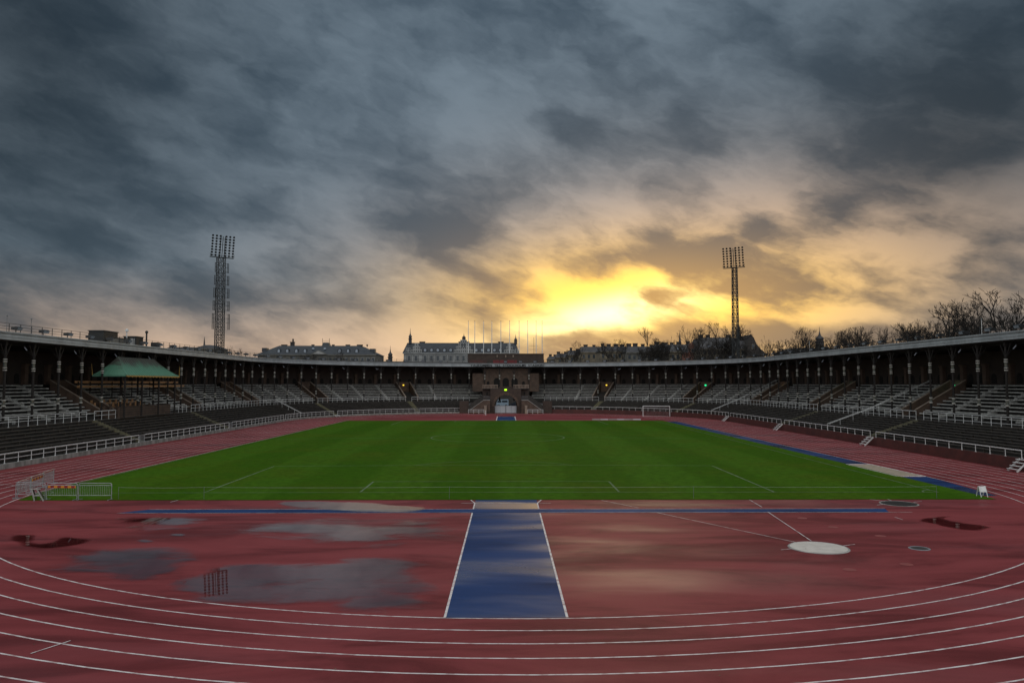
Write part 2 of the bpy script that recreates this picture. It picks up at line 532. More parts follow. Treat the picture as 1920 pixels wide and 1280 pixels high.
def copper_mat():
    m_ = bpy.data.materials.new('verdigris_copper')
    m_.use_nodes = True
    t = NT(m_.node_tree)
    b = m_.node_tree.nodes['Principled BSDF']
    co = t.n('ShaderNodeTexCoord').outputs['Object']
    mp = t.n('ShaderNodeMapping')
    t.L.new(co, mp.inputs[0])
    mp.inputs['Scale'].default_value = (0.35, 1.6, 0.35)
    run = t.noise(mp.outputs[0], 1.6, 5, 0.6)
    z = t.n('ShaderNodeSeparateXYZ')
    t.L.new(co, z.inputs[0])
    low = t.m('ADD', t.ramp(z.outputs[2], 8.8, 11.6, 1.0, 0.0), t.m('MULTIPLY', t.m('SUBTRACT', run, 0.5), 1.5))
    t.L.new(t.mix(t.ramp(low, 0.15, 0.75), (0.075, 0.078, 0.065), (0.11, 0.27, 0.185)), b.inputs['Base Color'])
    b.inputs['Roughness'].default_value = 0.55
    return m_


MT['copper'] = copper_mat()


def grass_mat():
    m_ = bpy.data.materials.new('mown_grass')
    m_.use_nodes = True
    t = NT(m_.node_tree)
    b = m_.node_tree.nodes['Principled BSDF']
    co = t.n('ShaderNodeTexCoord').outputs['Object']
    s_ = t.n('ShaderNodeSeparateXYZ')
    t.L.new(co, s_.inputs[0])
    wob = t.m('MULTIPLY', t.noise(co, 0.25, 3, 0.5), 0.8)
    st = t.m('SINE', t.m('MULTIPLY', t.m('ADD', s_.outputs[0], wob), math.pi / 5.3))
    stripe = t.ramp(st, -0.35, 0.35)
    mid = t.noise(co, 0.10, 8, 0.68)
    fine = t.noise(co, 1.6, 8, 0.75)
    c = t.mix(stripe, (0.043, 0.118, 0.003), (0.058, 0.146, 0.007))
    c = t.mix(t.ramp(mid, 0.42, 0.68, 0.0, 0.8), c, (0.075, 0.118, 0.006))
    c = t.mix(t.ramp(fine, 0.36, 0.66, 0.0, 0.6), c, (0.022, 0.064, 0.003))
    t.L.new(c, b.inputs['Base Color'])
    b.inputs['Roughness'].default_value = 0.85
    b.inputs['Specular IOR Level'].default_value = 0.03
    bn = t.n('ShaderNodeBump')
    bn.inputs['Strength'].default_value = 0.6
    bn.inputs['Distance'].default_value = 0.03
    t.L.new(t.noise(co, 30.0, 3, 0.6), bn.inputs['Height'])
    t.L.new(bn.outputs[0], b.inputs['Normal'])
    return m_


MT['grass'] = grass_mat()


def water_mat():
    """thin sheet of standing water; the rim thins out"""
    m_ = bpy.data.materials.new('puddle_water')
    m_.use_nodes = True
    t = NT(m_.node_tree)
    nd = m_.node_tree.nodes
    nd.remove(nd['Principled BSDF'])
    co = t.n('ShaderNodeTexCoord').outputs['Object']
    fr = t.n('ShaderNodeFresnel')
    fr.inputs['IOR'].default_value = 1.75
    rim = t.n('ShaderNodeAttribute', attribute_name='depth').outputs['Fac']
    st = t.n('ShaderNodeMapping')
    t.L.new(co, st.inputs[0])
    st.inputs['Scale'].default_value = (0.45, 1.0, 1.0)
    nz = t.noise(st.outputs[0], 0.55, 8, 0.62, 0.5)
    depth = t.ramp(t.m('ADD', rim, t.m('MULTIPLY', t.m('SUBTRACT', nz, 0.5), 3.2)), 0.10, 0.90)
    gl = t.n('ShaderNodeBsdfGlossy')
    gl.inputs['Roughness'].default_value = 0.012
    gl.inputs['Color'].default_value = (1, 1, 1, 1)
    tr = t.n('ShaderNodeBsdfTransparent')
    tr.inputs['Color'].default_value = (1.0, 0.97, 0.97, 1)
    clear = t.n('ShaderNodeBsdfTransparent')
    m1 = t.n('ShaderNodeMixShader')
    t.L.new(fr.outputs[0], m1.inputs[0])
    t.L.new(tr.outputs[0], m1.inputs[1])
    t.L.new(gl.outputs[0], m1.inputs[2])
    m2 = t.n('ShaderNodeMixShader')
    t.L.new(depth, m2.inputs[0])
    t.L.new(clear.outputs[0], m2.inputs[1])
    t.L.new(m1.outputs[0], m2.inputs[2])
    t.L.new(m2.outputs[0], nd['Material Output'].inputs[0])
    return m_


MT['water'] = water_mat()


# ------------------------------------------------------------------ the oval of the stadium
CX, CY, RC = 0.2, 158.0, 54.0            # centre of the far semicircle, column-line radius
HALF = math.pi / 2 * RC


def P(s, r, z=0.0):
    """s metres along the column line from the middle of the far end, r metres from the axis"""
    if abs(s) <= HALF:
        a = s / RC
        return Vector((CX + r * math.sin(a), CY + r * math.cos(a), z))
    sg = 1 if s > 0 else -1
    return Vector((CX + sg * r, CY - (abs(s) - HALF), z))


def Nn(s):
    if abs(s) <= HALF:
        a = s / RC
        return Vector((math.sin(a), math.cos(a), 0))
    return Vector((1 if s > 0 else -1, 0, 0))


def RZ(s):
    """rotation so that local +y points away from the field"""
    n = Nn(s)
    return math.atan2(n.y, n.x) - math.pi / 2


def s_at(px, r):
    """arc position where the oval of radius r crosses a photo column"""
    best = None
    lo, hi = -190.0, 190.0
    for _ in range(60):
        mid = (lo + hi) / 2
        q = P(mid, r)
        if VPX + F * q.x / q.y < px:
            lo = mid
        else:
            hi = mid
    return (lo + hi) / 2


def samples(s0, s1, ds=2.5):
    out = [s0]
    for q in (-HALF, HALF):
        if s0 < q < s1:
            out.append(q)
    a, b = max(s0, -HALF), min(s1, HALF)
    if b > a:
        n = max(1, int(math.ceil((b - a) / ds)))
        out += [a + (b - a) * i / n for i in range(n + 1)]
    out.append(s1)
    out = sorted(out)
    r_ = [out[0]]
    for q in out[1:]:
        if q - r_[-1] > 1e-4:
            r_.append(q)
    return r_


def sweep(mb, prof, s0, s1, ds=2.5, closed=True):
    ss = samples(s0, s1, ds)
    n = len(prof)
    vs = [P(s, r, z) for s in ss for (r, z) in prof]
    fs = []
    m_ = n if closed else n - 1
    for i in range(len(ss) - 1):
        for k in range(m_):
            a, b = i * n + k, i * n + (k + 1) % n
            fs.append((a, b, b + n, a + n))
    if closed:
        fs.append(tuple(range(n))[::-1])
        fs.append(tuple(range((len(ss) - 1) * n, len(ss) * n)))
    mb.add(vs, fs)
    return mb


def rect(r0, r1, z0, z1):
    return [(r0, z0), (r1, z0), (r1, z1), (r0, z1)]

# ================================================================== SETTING
ORD = ['first', 'second', 'third', 'fourth', 'fifth', 'sixth', 'seventh', 'eighth', 'ninth', 'tenth', 'eleventh', 'twelfth']

g = MB().quad((-3000, -600, -0.06), (3000, -600, -0.06), (3000, 5000, -0.06), (-3000, 5000, -0.06)).build('ground', MT['earth'])
tag(g, kind='structure')


def fan(outline, z):
    mb = MB()
    mb.add([(x, y, z) for x, y in outline], [tuple(range(len(outline)))])
    return mb


def oval(r, cx, y0, y1, n=72):
    pts = [(cx + r * math.cos(a), y1 + r * math.sin(a)) for a in [math.pi * i / n for i in range(n + 1)]]
    pts += [(cx + r * math.cos(a), y0 + r * math.sin(a)) for a in [math.pi + math.pi * i / n for i in range(n + 1)]]
    return pts


WALL_R = 45.5
trk_pts = [(CX + 45.6 * math.cos(a), CY + 45.6 * math.sin(a)) for a in [math.pi * i / 60 for i in range(61)]] + [(CX - 45.6, -14), (CX + 45.6, -14)]
track = fan(trk_pts, 0.0).build('running_track', MT['track'])
tag(track, kind='structure')

BX, BY0, BY1, BR = 0.7, 60.0, 158.0, 34.3       # lane 1: bend centre, bend centres in y, radius


def ring_strip(r, w, z):
    a, b = oval(r - w / 2, BX, BY0, BY1), oval(r + w / 2, BX, BY0, BY1)
    mb = MB()
    n = len(a)
    mb.add([(x, y, z) for x, y in a] + [(x, y, z) for x, y in b], [(i, (i + 1) % n, n + (i + 1) % n, n + i) for i in range(n)])
    return mb


for k in range(9):
    ring_strip(BR + 1.22 * k, 0.075, 0.004).build('lane_line', MT['paint'], track)
# raised inner kerb on the straights is only a thin pale edge here


def strip(pts, w, z, zf=None):
    """painted line along a polyline on the ground"""
    mb = MB()
    for (a, b) in zip(pts[:-1], pts[1:]):
        a2, b2 = Vector((a[0], a[1])), Vector((b[0], b[1]))
        t_ = (b2 - a2).normalized()
        nn = Vector((-t_.y, t_.x)) * w / 2
        n = max(1, int((b2 - a2).length / 4)) if zf else 1
        for i in range(n):
            p, q = a2.lerp(b2, i / n), a2.lerp(b2, (i + 1) / n)
            f_ = (lambda v: zf(v.x, v.y) + z) if zf else (lambda v: z)
            mb.quad((p.x + nn.x, p.y + nn.y, f_(p)), (p.x - nn.x, p.y - nn.y, f_(p)), (q.x - nn.x, q.y - nn.y, f_(q)), (q.x + nn.x, q.y + nn.y, f_(q)))
    return mb


# blue run-up areas of the near and far bend
YG0, YG1 = 51.55, 161.3                           # grass from .. to
apron = MB().quad((-2.02, 25.80, 0.008), (2.02, 25.80, 0.008), (2.02, YG0, 0.008), (-2.02, YG0, 0.008)).build('blue_runway', MT['blue'], track)
apron['label'] = 'blue rubber run-up strip leading from the near bend to the grass'
rw = MB().quad((-23.2, 46.45, 0.012), (23.0, 46.45, 0.012), (23.4, 47.75, 0.012), (-21.9, 47.75, 0.012)).build('blue_runway', MT['blue2'], track)
rw['label'] = 'narrow blue run-up strip lying across the near bend'
MB().quad((-2.02, 162.0, 0.008), (2.02, 162.0, 0.008), (2.02, 182.5, 0.008), (-2.02, 182.5, 0.008)).build('blue_runway', MT['blue'], track)
for sx in (-1, 1):
    strip([(sx * 2.02, 25.80), (sx * 2.02, 46.42)], 0.085, 0.016).build('border_line', MT['paint'], track)
    strip([(sx * 2.02, 47.78), (sx * 2.02, 50.1), (sx * 2.34, 51.5)], 0.085, 0.016).build('border_line', MT['paint'], track)
    strip([(sx * 2.05, 50.1), (sx * 2.9, 50.12)], 0.06, 0.017).build('border_line', MT['paint'], track)
    strip([(sx * 2.06, 162.0), (sx * 2.06, 182.5)], 0.2, 0.016).build('border_line', MT['paint'], track)
strip([(-2.0, 50.1), (2.0, 50.1)], 0.06, 0.016).build('border_line', MT['paint'], track)
for yy in (46.45, 47.75):
    strip([(-23.2 if yy < 47 else -21.9, yy), (-2.08, yy)], 0.055, 0.018).build('border_line', MT['paint'], track)
    strip([(2.08, yy), (24.4 if yy < 47 else 23.4, yy)], 0.055, 0.018).build('border_line', MT['paint'], track)

# throwing sector, circles and covers in the near bend
def gline(p, q, w=0.05, zz=0.020):
    return strip([ground(*p), ground(*q)], w, zz).build('sector_line', MT['paint'], track)


for p, q in (((1230, 958.5), (1486, 1013)), ((1436, 957.5), (1516, 1011)), ((1126, 935.5), (1195, 949.5)), ((1402, 935.0), (1425, 948.5)),
             ((1459, 1027), (1479, 1025)), ((1572, 1020.5), (1597, 1017)), ((1672, 967), (1687, 972)), ((1603, 931), (1655, 938.5)), ((1652, 931), (1668, 937.5)), ((1708, 940), (1724, 938)),
             ((1640, 945), (1655, 943)), ((80, 1212), (152, 1189)), ((328, 938), (342, 934.5)), ((50, 908), (0, 903))):
    gline(p, q)


def disc(px, py, r, z, m_, name, sy=1.0, rim=None):
    x, y = ground(px, py)
    mb = MB()
    n = 40
    mb.add([(x + r * math.cos(2 * math.pi * i / n), y + sy * r * math.sin(2 * math.pi * i / n), z) for i in range(n)], [tuple(range(n))])
    o = mb.build(name, m_, track)
    if rim:
        m2 = MB()
        vs = [(x + q * math.cos(2 * math.pi * i / n), y + sy * q * math.sin(2 * math.pi * i / n), zz) for q, zz in ((r, z), (r + 0.05, z + 0.012), (r + 0.1, 0.004)) for i in range(n)]
        m2.add(vs, [(k * n + i, k * n + (i + 1) % n, (k + 1) * n + (i + 1) % n, (k + 1) * n + i) for k in range(2) for i in range(n)])
        m2.build('rim', rim, o)
    return o


disc(1529, 1023, 1.28, 0.024, MT['disc'], 'throwing_circle', rim=MT['stair'])['label'] = 'pale round throwing circle on the red surface'
disc(1681, 942, 1.07, 0.010, MT['void'], 'throwing_circle', rim=MT['concrete'])['label'] = 'dark round throwing circle near the grass edge'
disc(1717, 1024.3, 0.38, 0.012, MT['steps'], 'drain_cover', rim=MT['galv'])['label'] = 'small round metal drain cover'
for px, py in ((1692, 1053.5), (1586, 1063), (1557, 985), (1645, 1001.5), (1500, 968.5)):
    disc(px, py, 0.27, 0.008, MT['track_new'], 'surface_patch')


# football pitch, slightly crowned
PX0, PX1, PY0, PY1 = -33.05, 30.7, 54.8, 159.8
PCX, PCY = -1.15, 106.6


def crown(x, y):
    a = max(0.0, 1 - ((y - 106.5) / 55.0) ** 2)
    b = max(0.0, 1 - (x / 34.0) ** 2)
    return 0.02 + 0.33 * a * b


def infield_x(y):
    dy_ = BY0 - y if y < BY0 else (y - BY1 if y > BY1 else 0.0)
    h_ = math.sqrt(max(0.0, (BR - 0.25) ** 2 - dy_ ** 2))
    return BX - h_, BX + h_


mb = MB()
rows, NX = [], 28
ys = [YG0 + (YG1 - YG0) * i / 56 for i in range(57)]
vs = []
for y in ys:
    xa, xb = infield_x(y)
    xb = min(xb, 32.75) if y > 53 else min(xb, 32.75)
    vs += [(xa + (xb - xa) * i / NX, y, crown(xa + (xb - xa) * i / NX, y)) for i in range(NX + 1)]
mb.add(vs, [(r_ * (NX + 1) + i, r_ * (NX + 1) + i + 1, (r_ + 1) * (NX + 1) + i + 1, (r_ + 1) * (NX + 1) + i) for r_ in range(56) for i in range(NX)])
pitch = mb.build('grass_pitch', MT['grass'], smooth=True)
tag(pitch, kind='structure')
linemat = mat('faint_pitch_line', (0.15, 0.21, 0.12), (0.07, 0.13, 0.04), 0.8, 1.2)


def pl(pts, w=0.11):
    return strip(pts, w, 0.008, crown).build('pitch_line', linemat, pitch)


pl([(PX0, PY0), (PX1, PY0)])
pl([(PX0, PY1), (PX1, PY1)])
pl([(PX0, PY0), (PX0, PY1)])
pl([(PX1, PY0), (PX1, PY1)])
pl([(PX0, PCY), (PX1, PCY)], 0.09)
circ = lambda cx, cy, r, a0, a1, n=60: [(cx + r * math.cos(a0 + (a1 - a0) * i / n), cy + r * math.sin(a0 + (a1 - a0) * i / n)) for i in range(n + 1)]
pl(circ(PCX, PCY, 9.15, 0, 2 * math.pi), 0.16)
pl(circ(PCX, PCY, 0.12, 0, 2 * math.pi, 8), 0.3)
for sg, yy in ((1, PY0), (-1, PY1)):
    pl([(PCX - 20.16, yy), (PCX - 20.16, yy + sg * 16.5)], 0.14)
    pl([(PCX + 20.16, yy), (PCX + 20.16, yy + sg * 16.5)], 0.14)
    pl([(PCX - 20.16, yy + sg * 16.5), (PCX + 20.16, yy + sg * 16.5)])
    pl([(PCX - 9.16, yy), (PCX - 9.16, yy + sg * 5.5)], 0.14)
    pl([(PCX + 9.16, yy), (PCX + 9.16, yy + sg * 5.5)], 0.14)
    pl([(PCX - 9.16, yy + sg * 5.5), (PCX + 9.16, yy + sg * 5.5)])
    ac = math.acos(5.5 / 9.15)
    mid_ = math.pi / 2 * sg
    pl(circ(PCX, yy + sg * 11, 9.15, mid_ - ac, mid_ + ac, 24))
for cx_, cy_, a0 in ((PX0, PY0, 0), (PX1, PY0, math.pi / 2)):
    pl(circ(cx_, cy_, 1.0, a0, a0 + math.pi / 2, 8), 0.12)

# long-jump runway and sand pit on the right of the pitch
ljx0, ljx1 = 32.8, 34.9
MB().quad((ljx0, 74.0, 0.008), (ljx1, 74.0, 0.008), (ljx1, 158.0, 0.008), (ljx0, 158.0, 0.008)).build('blue_runway', MT['blue'], track)['label'] = 'long blue run-up strip between the grass and the right straight'
MB().quad((ljx0, 53.2, 0.008), (33.9, 53.2, 0.008), (34.85, 62.0, 0.008), (34.9, 64.0, 0.008), (ljx0, 64.0, 0.008)).build('blue_runway', MT['blue'], track)
MB().quad((ljx0 - 0.2, 64.4, 0.014), (ljx1, 64.4, 0.014), (ljx1, 73.6, 0.014), (ljx0 - 0.2, 73.6, 0.014)).build('sand_pit', MT['sand'], track)
for a, b in (((ljx0 - 0.26, 64.2), (ljx0 - 0.26, 73.8)), ((ljx1, 64.2), (ljx1, 73.8)), ((ljx0 - 0.2, 64.2), (ljx1, 64.2)), ((ljx0 - 0.2, 73.8), (ljx1, 73.8))):
    MB().beam((*a, 0.02), (*b, 0.02), 0.09, 0.05).build('pit_kerb', MT['paint'], track)


# puddles on the red surface (outlines read off the ground, depth falls off at the rim)
def puddle(pix, label, soft=1.6):
    pts = [Vector(ground(*p)) for p in pix]
    for _ in range(2):
        pts = [q for i in range(len(pts)) for q in (pts[i].lerp(pts[(i + 1) % len(pts)], 0.25), pts[i].lerp(pts[(i + 1) % len(pts)], 0.75))]
    n = len(pts)

    def depth(x, y):
        """distance inside the outline, in units of the soft rim"""
        best, inside = 1e9, False
        for i in range(n):
            a_, b_ = pts[i], pts[(i + 1) % n]
            ex, ey = b_.x - a_.x, b_.y - a_.y
            t_ = max(0.0, min(1.0, ((x - a_.x) * ex + (y - a_.y) * ey) / (ex * ex + ey * ey + 1e-9)))
            best = min(best, math.hypot(x - a_.x - ex * t_, y - a_.y - ey * t_))
            if (a_.y > y) != (b_.y > y) and x < (b_.x - a_.x) * (y - a_.y) / (b_.y - a_.y) + a_.x:
                inside = not inside
        return max(0.0, min(1.0, best / soft)) if inside else -min(1.0, best / soft)
    x0_, x1_ = min(p.x for p in pts) - 0.6, max(p.x for p in pts) + 0.6
    y0_, y1_ = min(p.y for p in pts) - 0.6, max(p.y for p in pts) + 0.6
    st_ = max(0.16, (x1_ - x0_) / 60)
    nx, ny = int((x1_ - x0_) / st_) + 1, int((y1_ - y0_) / st_) + 1
    vs_ = [(x0_ + i * st_, y0_ + j * st_, 0.0245) for j in range(ny + 1) for i in range(nx + 1)]
    dp = [depth(v[0], v[1]) for v in vs_]
    fs_ = []
    for j in range(ny):
        for i in range(nx):
            q = (j * (nx + 1) + i, j * (nx + 1) + i + 1, (j + 1) * (nx + 1) + i + 1, (j + 1) * (nx + 1) + i)
            if max(dp[k_] for k_ in q) > -0.45:
                fs_.append(q)
    used = sorted({k_ for q in fs_ for k_ in q})
    re_ = {k_: i for i, k_ in enumerate(used)}
    me = bpy.data.meshes.new('puddle')
    me.from_pydata([vs_[k_] for k_ in used], [], [tuple(re_[k_] for k_ in q) for q in fs_])
    at_ = me.attributes.new('depth', 'FLOAT', 'POINT')
    at_.data.foreach_set('value', [dp[k_] for k_ in used])
    me.materials.append(MT['water'])
    o = link('puddle', me)
    tag(o, kind='structure')
    o['label'] = label
    return o


puddle([(105, 1062), (140, 1034), (190, 1022), (250, 1018), (340, 1020), (395, 1042), (360, 1068), (295, 1094), (225, 1092), (185, 1070)], 'large sky-reflecting puddle left of the blue strip')
puddle([(310, 1092), (390, 1052), (480, 1042), (560, 1050), (650, 1040), (750, 1036), (820, 1066), (832, 1124), (760, 1147), (660, 1142), (560, 1122), (450, 1126), (370, 1126)], 'widest puddle beside the blue strip, reflecting a floodlight mast', 1.4)
puddle([(420, 980), (560, 968), (700, 972), (850, 966), (862, 1000), (760, 1022), (600, 1018), (470, 1006)], 'thin broken film of water across the middle of the left apron', 3.2)
puddle([(180, 972), (300, 960), (420, 966), (380, 986), (250, 990)], 'thin film of water behind the large left puddle', 2.2)
puddle([(500, 940), (560, 936), (680, 937), (740, 943), (820, 950), (760, 960), (640, 956), (540, 949)], 'flat puddle at the grass edge crossing the blue strip', 0.7)
puddle([(18, 1003), (55, 994), (98, 997), (80, 1010), (108, 1013), (120, 1002), (150, 999), (195, 1009), (160, 1018), (90, 1025), (50, 1019)], 'dark crooked puddle near the left bend', 0.5)
puddle([(1705, 970), (1755, 964), (1800, 963), (1768, 974), (1860, 984), (1838, 995), (1770, 988), (1730, 978)], 'dark crooked puddle near the right bend', 0.5)
puddle([(320, 997), (350, 995), (366, 999), (340, 1003)], 'small pale puddle left of the blue strip', 0.3)
puddle([(255, 1008), (285, 1004), (305, 1009), (280, 1014)], 'small round puddle beside the large one', 0.3)

# ================================================================== GRANDSTANDS
S_END = 190.0
ROOF0, ROOF1 = 12.40, 13.27
secs = [('left', -S_END, -HALF), ('far', -HALF, HALF), ('right', HALF, S_END)]
stand = {}
stand['left'] = thing('grandstand', 'roofed grandstand with dark terraces running along the left straight', 'grandstand')
stand['far'] = thing('grandstand', 'curved roofed grandstand around the far end with welcome lettering', 'grandstand')
stand['right'] = thing('grandstand', 'roofed grandstand running along the right straight behind the red wall', 'grandstand')


def sec_of(s):
    return 'left' if s < -HALF else ('right' if s > HALF else 'far')


def split(s0, s1):
    """cut an interval at the section joints"""
    out = []
    for nm, a, b in secs:
        x, y = max(a, s0), min(b, s1)
        if y - x > 0.3:
            out.append((nm, x, y))
    return out


# openings along the oval
vom_px = [118, 303, 427, 573, 757, 1137, 1323, 1469, 1594, 1794]
VOM = [s_at(p, 61.0) for p in vom_px]
low_aisle = [s_at(p, 52.3) for p in (176, 358, 593, 767, 1128, 1304, 1537, 1725)]
up_aisle = []
edges = sorted(VOM + [-12.5, 12.5, -S_END, S_END])
for a, b in zip(edges[:-1], edges[1:]):
    if a < 0 < b:
        continue
    n = int((b - a) // 7.5)
    up_aisle += [a + (b - a) * (i + 1) / (n + 1) for i in range(n)]
ROYAL = (-139.5, -123.0)
GATE = 12.3
NLOW, NUP = 9, 10

# --- trackside wall
for nm, a, b in split(-S_END, -10.0) + split(10.0, S_END):
    left_ = a < 0
    top = 0.47 if left_ else 1.08
    prof = [(WALL_R, 0), (WALL_R, top), (WALL_R + 0.35, top), (WALL_R + 0.35, 0)]
    o = sweep(MB(), prof, a, b).build('trackside_wall', MT['concrete'] if left_ else MT['redwall'], stand[nm])
    o['label'] = 'low grey concrete trackside wall' if left_ else 'dark red boarded trackside wall'

# --- lower terrace: steps, planks, aisles
R0, R1, ZT = 45.9, 52.0, 3.10
for side in (-1, 1):
    zb = 0.47 if side < 0 else 1.08
    lo, hi = (-S_END, -GATE) if side < 0 else (GATE, S_END)
    dr, dzz = (R1 - R0) / NLOW, (ZT - zb) / NLOW
    prof = [(R0, zb - 0.5)]
    for i in range(NLOW):
        prof += [(R0 + i * dr, zb + i * dzz), (R0 + (i + 1) * dr, zb + i * dzz)]
    prof += [(R1, ZT), (54.2, ZT), (54.2, 0.0)]
    for nm, a, b in split(lo, hi):
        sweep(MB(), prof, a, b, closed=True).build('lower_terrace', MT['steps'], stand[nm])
    cuts = sorted([q for q in low_aisle if lo < q < hi] + [lo, hi])
    for a, b in zip(cuts[:-1], cuts[1:]):
        a2, b2 = a + (0.8 if a != lo else 0.0), b - (0.8 if b != hi else 0.0)
        for nm, x, y in split(a2, b2):
            for i in range(NLOW):
                rr = R0 + (i + 0.52) * dr
                zz = zb + i * dzz
                mb = sweep(MB(), rect(rr - 0.16, rr + 0.17, zz + 0.30, zz + 0.35), x + 0.03, y - 0.03, 4.0)
                k = int((y - x) // 3.2) + 1
                for j in range(k + 1):
                    sj = x + 0.15 + (y - x - 0.3) * j / k
                    p = P(sj, rr, zz + 0.15)
                    mb.box(p, (0.07, 0.22, 0.30), RZ(sj))
                mb.build('bench', MT['plank'], stand[nm])
    for q in cuts[1:-1]:
        mb = MB()
        for i in range(NLOW):
            for h_ in (0, 1):
                z1 = zb + (i + 0.5 * (h_ + 1)) * dzz
                p = P(q, R0 + (i + 0.25 + 0.5 * h_) * dr, (z1 + zb - 0.3) / 2)
                mb.box(p, (1.3, dr * 0.5, z1 - zb + 0.3 + 0.006), RZ(q))
        mb.build('aisle_stair', MT['moss'], stand[sec_of(q)])

# --- upper tier: treads, seats, aisles
UR0, UR1, UZ0, UZ1 = 54.6, 62.6, 3.45, 7.55
udr, udz = (UR1 - UR0) / NUP, (UZ1 - UZ0) / NUP
prof = [(UR0, 2.9)]
for i in range(NUP):
    prof += [(UR0 + i * udr, UZ0 + i * udz), (UR0 + (i + 1) * udr, UZ0 + i * udz)]
prof += [(UR1 + 0.3, UZ1), (UR1 + 0.3, 2.9)]
solid = []
blk = sorted([(v - 1.9, v + 1.9) for v in VOM] + [(-6.6, 6.6), ROYAL])
cur = -S_END
for a, b in blk:
    solid.append((cur, a))
    cur = b
solid.append((cur, S_END))
for a, b in solid:
    for nm, x, y in split(a, b):
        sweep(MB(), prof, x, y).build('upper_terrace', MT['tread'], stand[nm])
        st = [q for q in up_aisle if x + 1 < q < y - 1]
        cuts = [x] + st + [y]
        for c0, c1 in zip(cuts[:-1], cuts[1:]):
            u0 = c0 + (0.36 if c0 in st else 0.06)
            u1 = c1 - (0.36 if c1 in st else 0.06)
            for i in range(NUP):
                if abs(u0) < 13 and abs(u1) < 13 and i > 5:
                    continue
                rr, zz = UR0 + (i + 0.55) * udr, UZ0 + i * udz
                mb = sweep(MB(), rect(rr - 0.17, rr + 0.15, zz + 0.27, zz + 0.385), u0, u1, 4.0)
                k = int((u1 - u0) // 1.5) + 1
                for j in range(k + 1):
                    sj = u0 + 0.1 + (u1 - u0 - 0.2) * j / k
                    if random.random() < 0.8:
                        mb.box(P(sj, rr, zz + 0.33), (0.06, 0.34, 0.17), RZ(sj))
                mb.build('bench', MT['seat'], stand[nm])
        for q in st:
            mb = MB()
            for i in range(NUP):
                for h_ in (0, 1):
                    z1 = UZ0 + (i + 0.5 * (h_ + 1)) * udz
                    mb.box(P(q, UR0 + (i + 0.25 + 0.5 * h_) * udr, z1 - 0.22), (0.6, udr * 0.5, 0.45), RZ(q))
            mb.build('aisle_stair', MT['stair'], stand[nm])

# --- stairways cut into the upper tier, between brown sloping parapets
for v in VOM:
    nm = sec_of(v)
    mb, mc, mf = MB(), MB(), MB()
    for sg in (-1, 1):
        q = v + sg * 1.75
        a_, b_ = P(q, 54.5), P(q, 61.2)
        t_ = (P(q + 0.1, 57) - P(q - 0.1, 57)).normalized() * 0.13
        prf = [(54.5, 2.9), (54.5, 4.15), (61.2, 8.15), (61.2, 2.9)]
        mb.prism([P(q, r, z) - t_ for r, z in prf], t_ * 2)
        mc.prism([P(q, r, z) - t_ * 1.25 for r, z in ((54.4, 4.15), (54.4, 4.25), (61.3, 8.25), (61.3, 8.15))], t_ * 2.5)
    mb.box(P(v, 61.3, 5.6), (3.4, 0.25, 5.2), RZ(v))
    for i in range(12):
        mf.box(P(v, 54.9 + i * 0.5, 3.0 + i * 0.1), (3.2, 0.52, 0.5 + i * 0.2), RZ(v))
    mb.build('parapet', MT['brown'], stand[nm])
    mc.build('parapet_capping', MT['cap'], stand[nm])
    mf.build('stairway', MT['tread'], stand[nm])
    MB().box(P(v, 61.12, 4.6), (1.5, 0.12, 2.0), RZ(v)).build('doorway', MT['void'], stand[nm])  # flat black panel, the dark of the doorway painted on
lampspec = {1: 'exit2', 2: 'yellow', 3: None, 4: 'yellow', 5: 'yellow', 6: 'exit2', 7: 'yellow', 8: 'exit2', 9: 'exit2'}
for i, v in enumerate(VOM):
    k = lampspec.get(i)
    if not k:
        continue
    nm = sec_of(v)
    p = P(v, 61.0, 7.35)
    sz = 0.42 if k == 'exit2' else 0.32
    mb = MB().box(p, (sz, 0.12, sz * 0.8), RZ(v))
    o = mb.build('exit_sign' if k == 'exit2' else 'wall_lamp', MT[k], stand[nm])
    o['label'] = 'small lit green sign over a stairway' if k == 'exit2' else 'small yellow lamp over a stairway'
    if i in (4, 5, 6):
        MB().box(P(v, 60.9, 5.1), (0.9, 0.12, 0.45), RZ(v)).build('wall_lamp', MT['yellow'], stand[nm])

# --- columns with painted capitals
COLS = []
k = 0
while True:
    q = 10.4 + 4.985 * k
    if q > S_END - 2:
        break
    COLS += [q, -q]
    k += 1
COLS += [-6.1, -2.0, 2.0, 6.1]
COLS.sort()
sh = MB()
sh.lathe((0, 0, 0), [(0.22, 0), (0.22, 0.5), (0.14, 0.7), (0.125, 8.8)], 8)
sh.box((0, 0, 8.95), (0.30, 0.30, 0.5))
shaft_me = sh.build('column', MT['timber']).data
cp = MB()
for z_, r_, m_ in ((6.05, 0.215, 0), (6.30, 0.215, 0), (6.98, 0.215, 0), (7.22, 0.215, 0)):
    cp.lathe((0, 0, z_ - 0.055), [(r_ - 0.03, 0), (r_, 0.04), (r_, 0.09), (r_ - 0.03, 0.12)], 10)
cp.cur = 1
cp.lathe((0, 0, 6.42), [(0.175, 0), (0.165, 0.25), (0.175, 0.5)], 10)
capital_me = cp.build('capital', [MT['capital'], MT['band']]).data
bd = MB()
for z_ in (2.15, 2.75):
    bd.lathe((0, 0, z_), [(0.18, 0), (0.21, 0.04), (0.21, 0.10), (0.18, 0.14)], 10)
bd.cur = 1
bd.lathe((0, 0, 2.3), [(0.165, 0), (0.17, 0.2), (0.165, 0.44)], 10)
band_me = bd.build('painted_band', [MT['capital'], MT['band']]).data
br_ = MB()
for sg in (-1, 1):
    br_.beam((sg * 0.1, 0, 7.5), (sg * 0.9, 0, 8.95), 0.09, 0.10)
br_.beam((0, 0.1, 7.6), (0, 1.2, 8.95), 0.09, 0.10)
